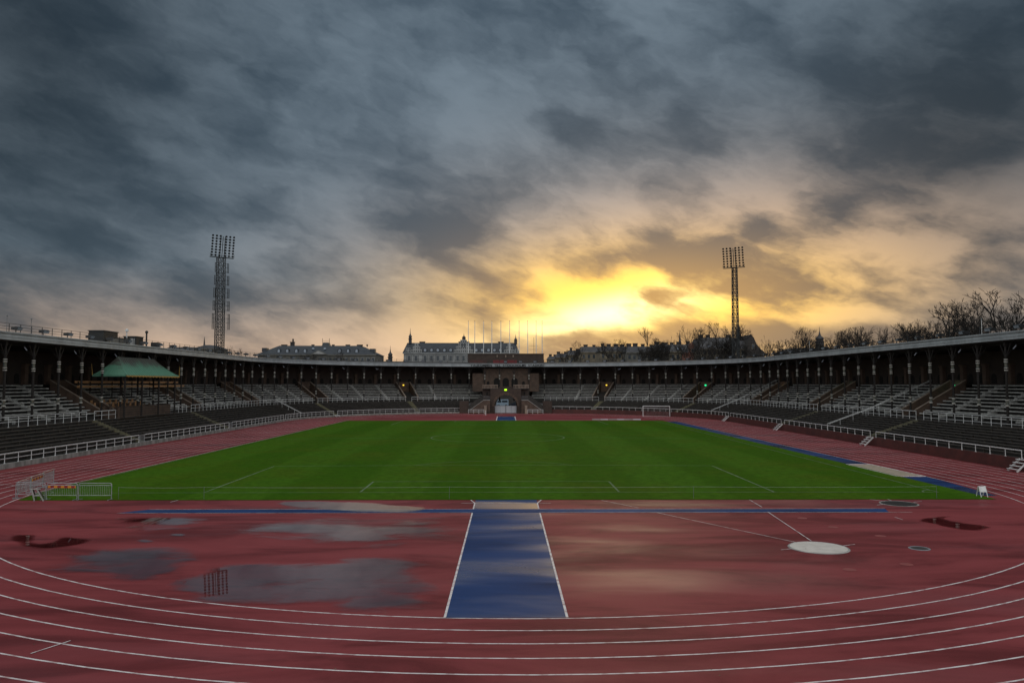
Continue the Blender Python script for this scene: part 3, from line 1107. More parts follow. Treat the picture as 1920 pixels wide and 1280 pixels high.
brace_me = br_.build('brace', MT['timber']).data
bm_ = MB()
bm_.box((0, 4.6, 8.93), (0.24, 9.2, 0.34))
beam_me = bm_.build('roof_beam', MT['timber']).data
for ob in [o for o in list(col.objects) if o.data in (shaft_me, capital_me, band_me, brace_me, beam_me)]:
    bpy.data.objects.remove(ob)
for q in COLS:
    nm = sec_of(q)
    p = P(q, 54.0, 3.1)
    c = place('column', shaft_me, stand[nm], p, RZ(q))
    for nme, me_ in (('capital', capital_me), ('painted_band', band_me)):
        if nme == 'painted_band' and abs(q) < 8:
            continue
        o = bpy.data.objects.new(nme, me_)
        col.objects.link(o)
        o.parent = c
        if abs(q) < 8:
            o.location = (0, 0, -0.2)
    o = bpy.data.objects.new('brace', brace_me)
    col.objects.link(o)
    o.parent = c
    place('roof_beam', beam_me, stand[nm], P(q, 54.0, 3.1), RZ(q))

# --- roof, fascia panels, back wall
roofs = {}
for nm, a, b in secs:
    mb = MB()
    sweep(mb, [(53.55, ROOF0 - 0.12), (53.55, ROOF1 - 0.05), (66.5, 14.0), (66.5, 12.6), (63.3, 12.25), (54.0, 12.25)], a, b)
    roofs[nm] = mb.build('roof', [MT['timber']], stand[nm])
    for x, y, z0_ in (((a, -4.2, 2.5), (-4.2, 4.2, 6.5), (4.2, b, 2.5)) if nm == 'far' else ((a, b, 2.5),)):
        sweep(MB(), rect(63.0, 63.6, z0_, 12.3), x, y).build('back_wall', MT['brick2'], stand[nm])
    sweep(MB(), rect(54.9, 55.1, 12.0, 12.24), a, b).build('roof_plate', MT['timber'], stand[nm])
    sweep(MB(), rect(62.2, 62.95, 7.45, 7.62), a, b).build('wall_base', MT['tread'], stand[nm])
fprof = [(53.54, ROOF0), (53.36, ROOF0), (53.36, ROOF0 + 0.30), (53.31, ROOF0 + 0.30), (53.31, ROOF0 + 0.34), (53.37, ROOF0 + 0.36),
         (53.37, ROOF0 + 0.58), (53.33, ROOF0 + 0.60), (53.39, ROOF0 + 0.63), (53.39, ROOF0 + 0.72), (53.24, ROOF0 + 0.73), (53.24, ROOF1), (53.54, ROOF1)]
fc = sorted([q for q in COLS if abs(q) > 8] + [-5.2, 0.0, 5.2] + [-HALF, HALF, -S_END, S_END])
fc = [q for i, q in enumerate(fc) if i == 0 or q - fc[i - 1] > 0.4]
for a, b in zip(fc[:-1], fc[1:]):
    nm = sec_of((a + b) / 2)
    sweep(MB(), fprof, a + 0.012, b - 0.012, 2.5).build('fascia_panel', MT['fascia'], roofs[nm])
pil = MB()
pil.box((0, -0.28, 1.25), (0.75, 0.5, 2.5))
pil.box((0, -0.34, 2.6), (0.95, 0.62, 0.2))
pil_me = pil.build('pilaster', MT['brown'])
pil_mesh = pil_me.data
bpy.data.objects.remove(pil_me)
nic = MB()
pts = [(-0.5, -0.02, 0), (0.5, -0.02, 0), (0.5, -0.02, 0.8)] + [(0.5 * math.cos(t_), -0.02, 0.8 + 0.5 * math.sin(t_)) for t_ in [math.pi * i / 8 for i in range(1, 8)]] + [(-0.5, -0.02, 0.8)]
nic.prism(pts, (0, -0.05, 0))
nic_o = nic.build('niche', MT['void'])  # black panel proud of the wall; the niche's shade is its colour
nic_mesh = nic_o.data
bpy.data.objects.remove(nic_o)
for a, b in zip(COLS[:-1], COLS[1:]):
    m2 = (a + b) / 2
    if abs(m2) < 8:
        continue
    place('pilaster', pil_mesh, stand[sec_of(m2)], P(m2, 63.0, 7.6), RZ(m2))
    for off in (-1.25, 1.25):
        place('niche', nic_mesh, stand[sec_of(m2)], P(m2 + off, 63.0, 7.75), RZ(m2))

# --- lamps under the roof and on top of it
lp = MB()
lp.box((0, 0, 0), (0.85, 0.08, 0.42), 0.5, math.radians(-35))
lp.cur = 1
lp.box((0.03, 0.09, 0.08), (0.90, 0.10, 0.46), 0.5, math.radians(-35))
lp.tube((0, 0.1, 0.2), (0, 0.15, 0.75), 0.03)
lo_ = lp.build('under_roof_lamp', [MT['panel'], MT['lampblack']])
lamp_me = lo_.data
bpy.data.objects.remove(lo_)
for i, q in enumerate(COLS):
    if abs(q) > 30 and i % 2 == 0:
        place('under_roof_lamp', lamp_me, roofs[sec_of(q)], P(q + math.copysign(1.0, q), 54.3, 11.62), RZ(q), (math.copysign(1.0, -q), 1, 1))
rl = MB()
rl.prism([(-0.45, -0.25, 0.30), (-0.40, 0.35, 0.34), (-0.35, 0.42, 0.62), (-0.35, -0.1, 0.72), (-0.42, -0.42, 0.55)], (0.85, 0, 0))
rl.tube((0, 0.1, 0.0), (0, 0.1, 0.36), 0.05)
rl.tube((-0.2, 0.1, 0.02), (0.2, 0.1, 0.02), 0.06)
rl.cur = 1
rl.quad((-0.40, -0.262, 0.31), (0.36, -0.262, 0.31), (0.38, -0.43, 0.54), (-0.38, -0.43, 0.54))
ro_ = rl.build('roof_lamp', [MT['lampblack'], MT['glassy']])
rlamp_me = ro_.data
bpy.data.objects.remove(ro_)
for a, b in zip(COLS[:-1], COLS[1:]):
    m2 = (a + b) / 2
    if abs(m2) < 13 and m2 < 0:
        continue
    place('roof_lamp', rlamp_me, roofs[sec_of(m2)], P(m2 - 0.4, 54.2, 13.28), RZ(m2) + random.uniform(-0.3, 0.3), 1.0 if abs(m2) > HALF else 1.1)

# --- railing on the roof edge
post_r = MB().tube((0, 0, 0), (0, 0, 1.08), 0.042, n=5).build('post', MT['dsteel'])
postr_me = post_r.data
bpy.data.objects.remove(post_r)
for nm, a, b in secs:
    mb = MB()
    for z_ in (0.42, 0.72, 1.05):
        sweep(mb, rect(55.17, 55.21, 13.32 + z_ - 0.02, 13.32 + z_ + 0.02), a, b)
    rr = mb.build('roof_railing', MT['dsteel'], stand[nm])
    n = int((b - a) / 2.0)
    for j in range(n + 1):
        q = a + (b - a) * j / n
        place('post', postr_me, rr, P(q, 55.19, 13.30), RZ(q))


# ================================================================== RAILINGS ON THE TERRACES
def post_mesh(h, r, foot=True):
    mb = MB().tube((0, 0, 0), (0, 0, h), r, n=6)
    if foot:
        mb.box((0, 0, 0.03), (0.12, 0.12, 0.06))
    o = mb.build('post', MT['wrail'])
    me_ = o.data
    bpy.data.objects.remove(o)
    return me_


PM = {h: post_mesh(h, 0.032) for h in (0.90, 1.12, 0.70)}


def railing(s0, s1, r, zb, h, mids, sp, label, group, thick=0.04):
    t_ = thing('railing', label, 'railing', (0, 0, 0), group)
    mb = MB()
    sweep(mb, rect(r - thick, r + thick, zb + h - thick, zb + h + thick), s0, s1, 3.0)
    mb.build('handrail', MT['wrail'], t_)
    for z_ in mids:
        sweep(MB(), rect(r - 0.02, r + 0.02, zb + z_ - 0.022, zb + z_ + 0.022), s0, s1, 3.0).build('middle_rail', MT['wrail'] if thick > 0.035 or True else MT['grail'], t_)
    n = max(1, round(abs(s1 - s0) / sp))
    for j in range(n + 1):
        q = s0 + (s1 - s0) * j / n
        place('post', PM[h], t_, P(q, r, zb), RZ(q))
    return t_


WR = WALL_R + 0.17
sc = RC / WALL_R


def runs(px_list, r, lo, hi, w):
    """intervals between gaps; px_list are gap centres, w half gap width in metres along s"""
    g_ = sorted(s_at(p, r) for p in px_list)
    out, cur_ = [], lo
    for q in g_:
        if q < lo or q > hi:
            continue
        out.append((cur_, q - w))
        cur_ = q + w
    out.append((cur_, hi))
    return [o for o in out if o[1] - o[0] > 1]


front_gaps_l = [272, 436, 536, 631, 783]
front_gaps_r = [1113, 1367, 1467, 1636, 1925]
fr_l = runs(front_gaps_l, WR, -S_END, -12.6, 0.75)
fr_r = runs(front_gaps_r, WR, 12.6, S_END, 0.75)
for i, (a, b) in enumerate(fr_l):
    railing(a, b, WR, 0.47, 0.90, (0.45,), 2.0, f'white trackside railing on the grey wall, {ORD[i]} run from the left', 'white railings along the left trackside wall')
for i, (a, b) in enumerate(fr_r):
    railing(a, b, WR, 1.08, 0.70, (), 2.2, f'white trackside railing on the dark red wall, {ORD[i]} run right of the archway', 'white railings along the red trackside wall')
mid_l = runs([176, 358, 593, 767], 52.3, -S_END, -10.6, 0.9)
mid_l2 = []
for a, b in mid_l:                                   # the royal box interrupts the railing
    if a < ROYAL[0] < b or a < ROYAL[1] < b or (ROYAL[0] < a and b < ROYAL[1]):
        if a < ROYAL[0]:
            mid_l2.append((a, ROYAL[0] - 0.1))
        if b > ROYAL[1]:
            mid_l2.append((max(a, ROYAL[1] + 0.1), b))
    else:
        mid_l2.append((a, b))
mid_r = runs([1128, 1304, 1537, 1725], 52.3, 10.6, S_END, 0.9)
for i, (a, b) in enumerate(mid_l2):
    railing(a, b, 52.3, ZT, 1.12, (0.58,), 1.65, f'white railing between the terrace tiers, {ORD[i]} run from the left', 'white railings between the left tiers', 0.035)
for i, (a, b) in enumerate(mid_r):
    railing(a, b, 52.3, ZT, 1.12, (0.40,), 1.65, f'white railing between the terrace tiers, {ORD[i]} run right of the archway', 'white railings between the right tiers', 0.035)

# grey mesh gates in the front railing
for i, (pxs, zb) in enumerate(((272, 0.47), (436, 0.47), (783, 0.47), (1113, 1.08))):
    q = s_at(pxs, WR)
    t_ = thing('railing_gate', ['grey mesh gate in the left trackside railing, nearest one', 'grey mesh gate in the left trackside railing where the bend starts',
                                'grey mesh gate in the far trackside railing left of the archway', 'grey mesh gate in the railing right of the archway'][i], 'gate', (0, 0, 0), 'mesh gates in the trackside railings')
    mb = MB()
    h_ = 0.9 if zb < 1 else 0.7
    w_ = 0.62
    tv = (P(q + 0.1, WR) - P(q - 0.1, WR)).normalized()
    p = P(q, WR - 0.06, zb)
    up = Vector((0, 0, 1))
    for a_, b_ in ((p - tv * w_, p - tv * w_ + up * h_), (p + tv * w_, p + tv * w_ + up * h_), (p - tv * w_ + up * h_, p + tv * w_ + up * h_), (p - tv * w_ + up * 0.06, p + tv * w_ + up * 0.06)):
        mb.tube(a_, b_, 0.03, n=5)
    mb.build('frame', MT['galv'], t_)
    mb = MB()
    for j in range(1, 12):
        c_ = p - tv * w_ + tv * (2 * w_ * j / 12)
        mb.tube(c_ + up * 0.06, c_ + up * h_, 0.012, n=4)
    mb.build('mesh_bars', MT['galv'], t_)

# white steps placed against the wall at the gaps
for i, (pxs, zb) in enumerate(((631, 0.47), (1367, 1.08), (1467, 1.08), (1636, 1.08), (1925, 1.08))):
    q = s_at(pxs, WR)
    lab = ['white step unit at the gap in the far left railing', 'white step unit against the red wall nearest the goal', 'white step unit against the red wall, second from the goal',
           'white step unit against the red wall, third from the goal', 'white step unit at the right edge of the picture'][i]
    t_ = thing('access_steps', lab, 'steps', (0, 0, 0), 'white steps at the railing gaps')
    n = 2 if zb < 1 else 4
    tv = (P(q + 0.1, WR) - P(q - 0.1, WR)).normalized()
    for j in range(n):
        z_ = zb * (j + 1) / n - 0.03
        MB().box(P(q, WALL_R - 0.1 - 0.27 * (n - j), z_), (1.25, 0.26, 0.05), RZ(q)).build('tread', MT['wrail'], t_)
    for sg in (-1, 1):
        a_ = P(q, WALL_R - 0.15 - 0.27 * n, 0.03) + tv * sg * 0.62
        b_ = P(q, WALL_R - 0.1, zb) + tv * sg * 0.62
        MB().beam(a_, b_, 0.05, 0.14).build('stringer', MT['wrail'], t_)

# long sloping handrails climbing the stands
for i, (pxb, r1, z1, lab) in enumerate(((1331, 62.0, 8.6, 'long white handrail climbing the right bend from the red wall'), (1546, 61.0, 8.2, 'long white handrail climbing the right straight'),
                                        (569, 52.0, 4.2, 'short white handrail climbing the lower terrace on the left bend'))):
    q = s_at(pxb, WR)
    t_ = thing('handrail', lab, 'handrail')
    zb = 0.47 if q < 0 else 1.08
    z0 = zb + 0.9
    for off in (0.0, 0.55):
        MB().tube(P(q + off, 46.0, z0), P(q + off, 52.0, ZT + 1.05), 0.032, n=6).build('rail', MT['wrail'], t_)
        if r1 > 53:
            MB().tube(P(q + off, 52.0, ZT + 1.05), P(q + off, r1, z1), 0.032, n=6).build('rail', MT['wrail'], t_)
    n = 5 if r1 < 53 else 9
    for j in range(n):
        rr = 46.0 + (r1 - 46.0) * j / (n - 1)
        if rr <= 52:
            zt_ = z0 + (ZT + 1.05 - z0) * (rr - 46.0) / 6.0
        else:
            zt_ = ZT + 1.05 + (z1 - ZT - 1.05) * (rr - 52.0) / (r1 - 52.0)
        MB().tube(P(q, rr, zt_ - 1.0), P(q, rr, zt_), 0.03, n=5).build('post', MT['wrail'], t_)

# ================================================================== ARCHED GATEHOUSE AT THE FAR END
gh = thing('gatehouse', 'brown brick arched gatehouse with balcony and side stairs at the far end', 'gatehouse')
GX = -0.1
AR, ASP = 2.95, 1.85                                    # arch radius, springing height
YF, YB = 200.8, 222.0


def arch_face(x0, x1, z1, y, depth, r, zs, m_, name, n=20):
    """wall slab with an arched hole through it"""
    mb = MB()
    arc = [(GX + r * math.cos(math.pi - math.pi * i / n), zs + r * math.sin(math.pi * i / n)) for i in range(n + 1)]
    inner = [(GX - r, 0.0)] + arc + [(GX + r, 0.0)]
    m = len(inner)
    outer = []
    for (x, z) in inner:                                # matching outer boundary points
        if x <= GX - r + 1e-6 and z <= zs:
            outer.append((x0, z))
        elif x >= GX + r - 1e-6 and z <= zs:
            outer.append((x1, z))
        else:
            t_ = (x - (GX - r)) / (2 * r)
            outer.append((x0 + (x1 - x0) * t_, z1))
    outer[1] = (x0, z1)
    outer[-2] = (x1, z1)
    for yy in (y, y + depth):
        vs_ = [(x, yy, z) for x, z in inner] + [(x, yy, z) for x, z in outer]
        mb.add(vs_, [(i, i + 1, m + i + 1, m + i) for i in range(m - 1)])
    vs_ = [(x, y, z) for x, z in inner] + [(x, y + depth, z) for x, z in inner]
    mb.add(vs_, [(i, i + 1, m + i + 1, m + i) for i in range(m - 1)])
    vs_ = [(x, y, z) for x, z in outer] + [(x, y + depth, z) for x, z in outer]
    mb.add(vs_, [(i, i + 1, m + i + 1, m + i) for i in range(m - 1)])
    return mb.build(name, m_, gh)


arch_face(GX - 4.0, GX + 4.0, 6.35, YF, YB - YF, AR, ASP, MT['brick'], 'archway')
# ring of arch stones
mb = None
for i in range(15):
    a0, a1 = math.pi * (i + 0.06) / 15, math.pi * (i + 0.94) / 15
    pts = [(GX + r_ * math.cos(a), YF - 0.06, ASP + r_ * math.sin(a)) for r_, a in ((AR + 0.01, a0), (AR + 0.01, a1), (AR + 0.62, a1), (AR + 0.62, a0))]
    MB().prism(pts, (0, 0.1, 0)).build('arch_stone', MT['brown'], gh)
for sg in (-1, 1):
    MB().box((GX + sg * 5.05, YF + 2.6, 3.16), (2.06, 3.2, 6.32)).build('flank_tower', MT['brick2'], gh)
    MB().box((GX + sg * 4.9, YF + 0.98, 5.15), (0.35, 0.06, 0.8)).build('window', MT['void'], gh)
    # raking stair: wall, capping, steps, landing rail
    xa, xb = GX + sg * 4.06, GX + sg * 5.75
    xc = GX + sg * 9.25
    pts = [(xa, YF - 1.6, 0), (xa, YF - 1.6, 3.42), (xb, YF - 1.6, 3.42), (xc, YF - 1.6, 0.9), (xc, YF - 1.6, 0)]
    MB().prism(pts, (0, 0.35, 0)).build('stair_wall', MT['brown'], gh)
    MB().prism([(xa, YF - 1.68, 3.42), (xa, YF - 1.68, 3.56), (xb, YF - 1.68, 3.56), (xc, YF - 1.68, 1.04), (xc, YF - 1.68, 0.9), (xb, YF - 1.68, 3.42)], (0, 0.5, 0)).build('capping', MT['stair'], gh)
    mb = MB()
    for j in range(14):
        x_ = GX + sg * (5.85 + j * 0.25)
        z_ = 3.3 - j * 0.21
        mb.box((x_, YF - 0.2, z_ / 2), (0.25, 2.0, z_))
    mb.build('stair_flight', MT['steps'], gh)
    MB().box((GX + sg * 4.9, YF - 0.2, 1.6), (1.72, 2.0, 3.2)).build('landing', MT['tread'], gh)
    pts = [(GX + sg * 5.9, YF + 0.95, 0), (GX + sg * 5.9, YF + 0.95, 5.0), (GX + sg * 10.2, YF + 0.95, 1.6), (GX + sg * 10.2, YF + 0.95, 0)]
    MB().prism(pts, (0, 0.3, 0)).build('stair_wall', MT['steps'], gh)
    mb = MB()
    for j in range(7):
        mb.tube((GX + sg * (4.1 + 0.27 * j), YF - 1.43, 3.5), (GX + sg * (4.1 + 0.27 * j), YF - 1.43, 4.4), 0.03, n=5)
    mb.tube((GX + sg * 4.1, YF - 1.43, 4.42), (GX + sg * 5.75, YF - 1.43, 4.42), 0.045)
    mb.build('landing_railing', MT['grail'], gh)
    # gate pillars and side blocks
    MB().box((GX + sg * 5.25, YF - 2.1, 1.0), (0.62, 0.5, 2.0)).box((GX + sg * 5.25, YF - 2.1, 2.06), (0.74, 0.62, 0.12)).build('pillar', MT['cap'], gh)
    MB().box((GX + sg * 10.9, YF + 1.3, 1.6), (2.4, 1.2, 3.2)).build('side_wall', MT['brick'], gh)
    MB().box((GX + sg * 7.7, YF + 12.6, 8.1), (3.0, 1.0, 5.0)).build('upper_wall', MT['brown'], gh)
    MB().box((GX + sg * 4.55, YF - 2.05, 0.55), (0.06, 0.4, 1.1)).build('door_jamb', MT['dsteel'], gh)
    # balcony balustrade: each baluster
    for j in range(11):
        MB().box((GX + sg * (2.15 + 0.38 * j), YF + 0.25, 6.85), (0.13, 0.16, 0.9)).build('baluster', MT['cap'], gh)
    MB().box((GX + sg * 4.05, YF + 0.25, 7.36), (4.1, 0.3, 0.14)).build('balustrade_rail', MT['cap'], gh)
MB().box((GX, YF + 4.6, 6.42), (12.1, 9.0, 0.14)).build('balcony_floor', MT['tread'], gh)
MB().box((GX, YF + 0.2, 6.72), (3.6, 0.25, 0.6)).build('balcony_front', MT['brick2'], gh)
MB().box((GX, YF + 12.8, 9.0), (12.4, 0.6, 6.9)).build('balcony_wall', MT['brown'], gh)


def arch_panel(x, y, z, w, h, m_, name, parent):
    pts = [(x - w / 2, y, z), (x + w / 2, y, z), (x + w / 2, y, z + h - w / 2)] + [(x + w / 2 * math.cos(t_), y, z + h - w / 2 + w / 2 * math.sin(t_)) for t_ in [math.pi * i / 10 for i in range(1, 10)]] + [(x - w / 2, y, z + h - w / 2)]
    return MB().prism(pts, (0, -0.08, 0)).build(name, m_, parent)


for x_ in (-2.45, 0, 2.45):
    arch_panel(GX + x_, YF + 12.48, 6.6, 1.75, 2.75, MT['void'], 'arched_opening', gh)  # black panels on the wall face paint the dark inside the arches
for x_ in (-4.9, 4.9):
    arch_panel(GX + x_, YF + 12.48, 6.9, 0.75, 1.5, MT['void'], 'arched_opening', gh)
es = MB().box((GX - 0.02, YF - 0.05, 6.14), (0.62, 0.12, 0.42)).build('exit_sign', MT['exit'], gh)
es['label'] = 'bright yellow-green exit sign above the arch'
MB().box((GX - 0.02, YF - 0.04, 6.46), (0.72, 0.16, 0.20)).build('sign_hood', MT['lampblack'], gh)
# brick attic over the roof with the flag row
MB().box((GX, 219.6, 14.6), (21.6, 3.0, 3.2)).build('attic', MT['brick'], gh)
MB().box((GX, 218.05, 16.22), (21.9, 0.3, 0.12)).build('attic_coping', MT['brown'], gh)
for x_ in (-2.45, 0.0, 2.1):
    MB().box((GX + x_, 218.06, 15.55), (0.3, 0.1, 0.62)).build('attic_mark', MT['cap'], gh)  # three small pale boxes on the attic front
for x0_, x1_ in ((-10.3, -5.4), (-3.6, -0.4), (0.25, 3.1)):
    MB().box((GX + (x0_ + x1_) / 2, 216.6, 13.95), (x1_ - x0_, 0.08, 0.85)).build('red_banner', MT['red'] if x0_ > -5 else MT['redwall'], gh)

# white double gate in the arch
gt = thing('gate', 'white double gate closing the lower half of the far archway', 'gate')
for sg in (-1, 1):
    MB().box((GX + sg * 1.45, 202.6, 1.0), (2.82, 0.08, 1.84)).build('gate_leaf', MT['gatepanel'], gt)
    for x_ in (0.05, 1.4, 2.75):
        MB().box((GX + sg * (0.05 + x_), 202.53, 1.0), (0.07, 0.07, 1.94)).build('gate_post', MT['galv'], gt)

# low white railings left and right of the arch
for sg, lab in ((-1, 'low white railing at the foot of the left gatehouse stair'), (1, 'low white railing at the foot of the right gatehouse stair')):
    t_ = thing('railing', lab, 'railing', (0, 0, 0), 'low railings beside the archway')
    x0_, x1_ = GX + sg * 5.6, GX + sg * 9.6
    for z_ in (0.55, 1.05):
        MB().tube((x0_, YF - 2.3, z_), (x1_, YF - 2.3, z_), 0.05).build('rail', MT['wrail'], t_)
    for j in range(4):
        x_ = x0_ + (x1_ - x0_) * j / 3
        MB().tube((x_, YF - 2.3, 0), (x_, YF - 2.3, 1.1), 0.045).build('post', MT['wrail'], t_)
pw = thing('marker_post', 'short white post standing at the track edge left of the archway', 'post')
MB().tube((-5.1, 191.5, 0), (-5.1, 191.5, 1.15), 0.07).build('post_shaft', MT['wrail'], pw)
MB().box((-5.1, 191.5, 0.03), (0.4, 0.4, 0.06)).build('foot', MT['wrail'], pw)


# ================================================================== WELCOME LETTERING ON THE FASCIA
def letters(text, s_from, s_to, r, z, size):
    widths, meshes = [], {}
    for ch in text:
        if ch == ' ':
            widths.append(size * 0.55)
            continue
        if ch not in meshes:
            cu = bpy.data.curves.new('letter', 'FONT')
            cu.body = ch
            cu.size = size
            cu.extrude = 0.02
            cu.offset = 0.018
            to = bpy.data.objects.new('letter', cu)
            col.objects.link(to)
            dg = bpy.context.evaluated_depsgraph_get()
            me_ = bpy.data.meshes.new_from_object(to.evaluated_get(dg))
            bpy.data.objects.remove(to)
            bpy.data.curves.remove(cu)
            me_.materials.clear()
            me_.materials.append(MT['letter'])
            xs = [v.co.x for v in me_.vertices]
            meshes[ch] = (me_, min(xs), max(xs))
        widths.append(meshes[ch][2] - meshes[ch][1])
    gap_ = ((s_to - s_from) - sum(widths)) / (len(text) - 1)
    cur_ = s_from
    for ch, w_ in zip(text, widths):
        if ch != ' ':
            me_, a_, b_ = meshes[ch]
            q = cur_ + w_ / 2
            p = P(q, r, z)
            o = bpy.data.objects.new('letter', me_)
            col.objects.link(o)
            o.parent = roofs['far']
            rz = RZ(q)
            off = Matrix.Rotation(rz, 3, 'Z') @ Vector((-(a_ + b_) / 2, 0, 0))
            o.location = p + off
            o.rotation_euler = (math.pi / 2, 0, rz)
        cur_ += w_ + gap_


letters('VÄLKOMMEN TILL STOCKHOLMS STADION', -10.15, 10.2, 53.27, ROOF0 + 0.04, 0.92)

# ================================================================== FLAGPOLES
for i, px in enumerate((877.8, 890, 906.5, 922, 939, 955.5, 973.4, 989.6, 1005.4, 1016.7)):
    x_ = (px - VPX) / F * 218.2
    lab = ('leftmost white flagpole above the archway' if i == 0 else 'rightmost white flagpole above the archway' if i == 9 else f'{ORD[i]} white flagpole from the left above the archway')
    t_ = thing('flagpole', lab, 'flagpole', (0, 0, 0), 'flagpoles above the archway')
    MB().lathe((x_, 218.6, 16.15), [(0.10, 0), (0.085, 4.5), (0.055, 9.35), (0.0, 9.4)], 8).build('pole', MT['wrail'], t_)
    MB().lathe((x_, 218.6, 25.5), [(0.02, 0), (0.10, 0.06), (0.10, 0.14), (0.02, 0.2)], 8).build('finial', MT['gold'], t_)
    MB().tube((x_ + 0.13, 218.6, 16.6), (x_ + 0.07, 218.6, 25.3), 0.012, n=4).build('halyard', MT['wrail'], t_)
an = thing('antenna', 'thin lattice antenna between the right-hand flagpoles', 'antenna')
p = at(1001, 662, 260)
MB().tube((p.x, p.y, 10), (p.x, p.y, at(1001, 632, 260).z), 0.07, n=4).build('mast', MT['dsteel'], an)
for yy in (655, 648):
    z_ = at(1001, yy, 260).z
    MB().tube((p.x - 1.5, p.y, z_), (p.x + 1.5, p.y, z_), 0.04, n=4).build('cross_arm', MT['dsteel'], an)

# ================================================================== ROYAL BOX
rb = thing('royal_box', 'royal box with green copper canopy in the left grandstand', 'royal box')
ex0, ex1, ey0, ey1, ez = -50.7, -55.2, 103.0, 119.6, 8.85
rx, ry0, ry1, rz_ = -53.3, 105.9, 116.4, 11.4


def ring_pts(t_):
    """canopy outline between eaves (0) and ridge (1), hollow curved slope"""
    zz = ez + (rz_ - ez) * (0.62 * t_ + 0.38 * t_ * t_)
    l = lambda a, b: a + (b - a) * t_
    return [Vector((l(ex0, rx + 0.02), l(ey0, ry0), zz)), Vector((l(ex0, rx + 0.02), l(ey1, ry1), zz)), Vector((l(ex1, rx - 0.02), l(ey1, ry1), zz)), Vector((l(ex1, rx - 0.02), l(ey0, ry0), zz))]


mb = MB()
NR = 7
allp = [q for i in range(NR + 1) for q in ring_pts(i / NR)]
mb.add(allp, [(i * 4 + k, i * 4 + (k + 1) % 4, (i + 1) * 4 + (k + 1) % 4, (i + 1) * 4 + k) for i in range(NR) for k in range(4)] + [tuple(NR * 4 + k for k in range(4))])
can = mb.build('canopy', MT['copper'], rb)
for side in range(2):
    n = 22 if side == 0 else 9
    for j in range(n + 1):
        mb = MB()
        prev = None
        for i in range(NR + 1):
            rp = ring_pts(i / NR)
            a_, b_ = (rp[0], rp[1]) if side == 0 else (rp[3], rp[0])
            q = a_.lerp(b_, j / n) + Vector((0.03 if side == 0 else 0, 0 if side == 0 else -0.03, 0.02))
            if prev is not None:
                mb.beam(prev, q, 0.035, 0.05)
            prev = q
        mb.build('seam', MT['copper'], can)
mb = MB()
mb.box(((ex0 + ex1) / 2, (ey0 + ey1) / 2, ez - 0.10), (ex0 - ex1 - 0.1, ey1 - ey0 - 0.1, 0.14))
mb.build('canopy_soffit', MT['timber'], rb)
MB().beam((ex0, ey0 - 0.05, ez - 0.1), (ex0, ey1 + 0.05, ez - 0.1), 0.10, 0.16).build('gilt_cornice', MT['gold'], rb)
MB().beam((ex1, ey0, ez - 0.1), (ex0 + 0.04, ey0, ez - 0.1), 0.10, 0.16).build('cornice', MT['copper'], rb)
for j in range(16):
    y_ = ey0 + 0.6 + (ey1 - ey0 - 1.2) * j / 15
    MB().lathe((ex0 + 0.05, y_, ez - 0.30), [(0.02, 0), (0.06, 0.03), (0.06, 0.09), (0.02, 0.12)], 6).build('cornice_bulb', MT['gold'], rb)
for y_ in (ey0 + 0.5, ey0 + 5.4, ey0 + 10.6, ey1 - 0.5):
    MB().tube((ex0 - 0.4, y_, 3.2), (ex0 - 0.4, y_, ez - 0.12), 0.13, n=8).build('canopy_post', MT['timber'], rb)
MB().tube((ex0, ey1, ez), (ex0 + 0.03, ey1, ez + 1.5), 0.05, 0.02).build('corner_spike', MT['gold'], rb)
MB().tube((ex1, ey0, ez), (ex1, ey0 - 0.3, ez + 1.5), 0.05, 0.02).build('corner_spike', MT['gold'], rb)
MB().box((CX - 52.0, 111.2, 3.75), (0.25, 15.6, 1.7)).build('front_panel', MT['brown'], rb)
for i in range(5):
    MB().box((CX - 51.82, 111.2, 3.2 + 0.33 * i), (0.05, 15.6, 0.05)).build('panel_moulding', MT['tread'], rb)
mb = MB()
for i in range(6):
    mb.box((CX - 53.0 - i * 1.3, 111.4, 3.3 + 0.32 * i), (1.3, 15.8, 0.8 + 0.1 * i))
mb.build('box_floor', MT['brown'], rb)
for z_, xx, y0_, y1_ in ((7.32, -58.0, 104.5, 139.0), (7.95, -58.3, 104.5, 137.0)):
    MB().beam((xx, y0_, z_), (xx, y1_, z_), 0.12, 0.30).build('wooden_rail', MT['wood'], rb)
for j in range(12):
    MB().box((-58.15, 105.0 + j * 3.0, 6.9), (0.12, 0.12, 2.2)).build('rail_post', MT['timber'], rb)
for i in range(3):
    for j in range(9):
        cy_ = 104.6 + j * 1.65
        mb = MB().box((CX - 54.3 - i * 1.3, cy_, 4.15 + 0.32 * i), (0.5, 0.5, 0.08)).box((CX - 54.55 - i * 1.3, cy_, 4.5 + 0.32 * i), (0.07, 0.5, 0.62)).box((CX - 54.3 - i * 1.3, cy_, 3.95 + 0.32 * i), (0.4, 0.4, 0.34))
        mb.build('seat', MT['wood'] if i else MT['brown'], rb)

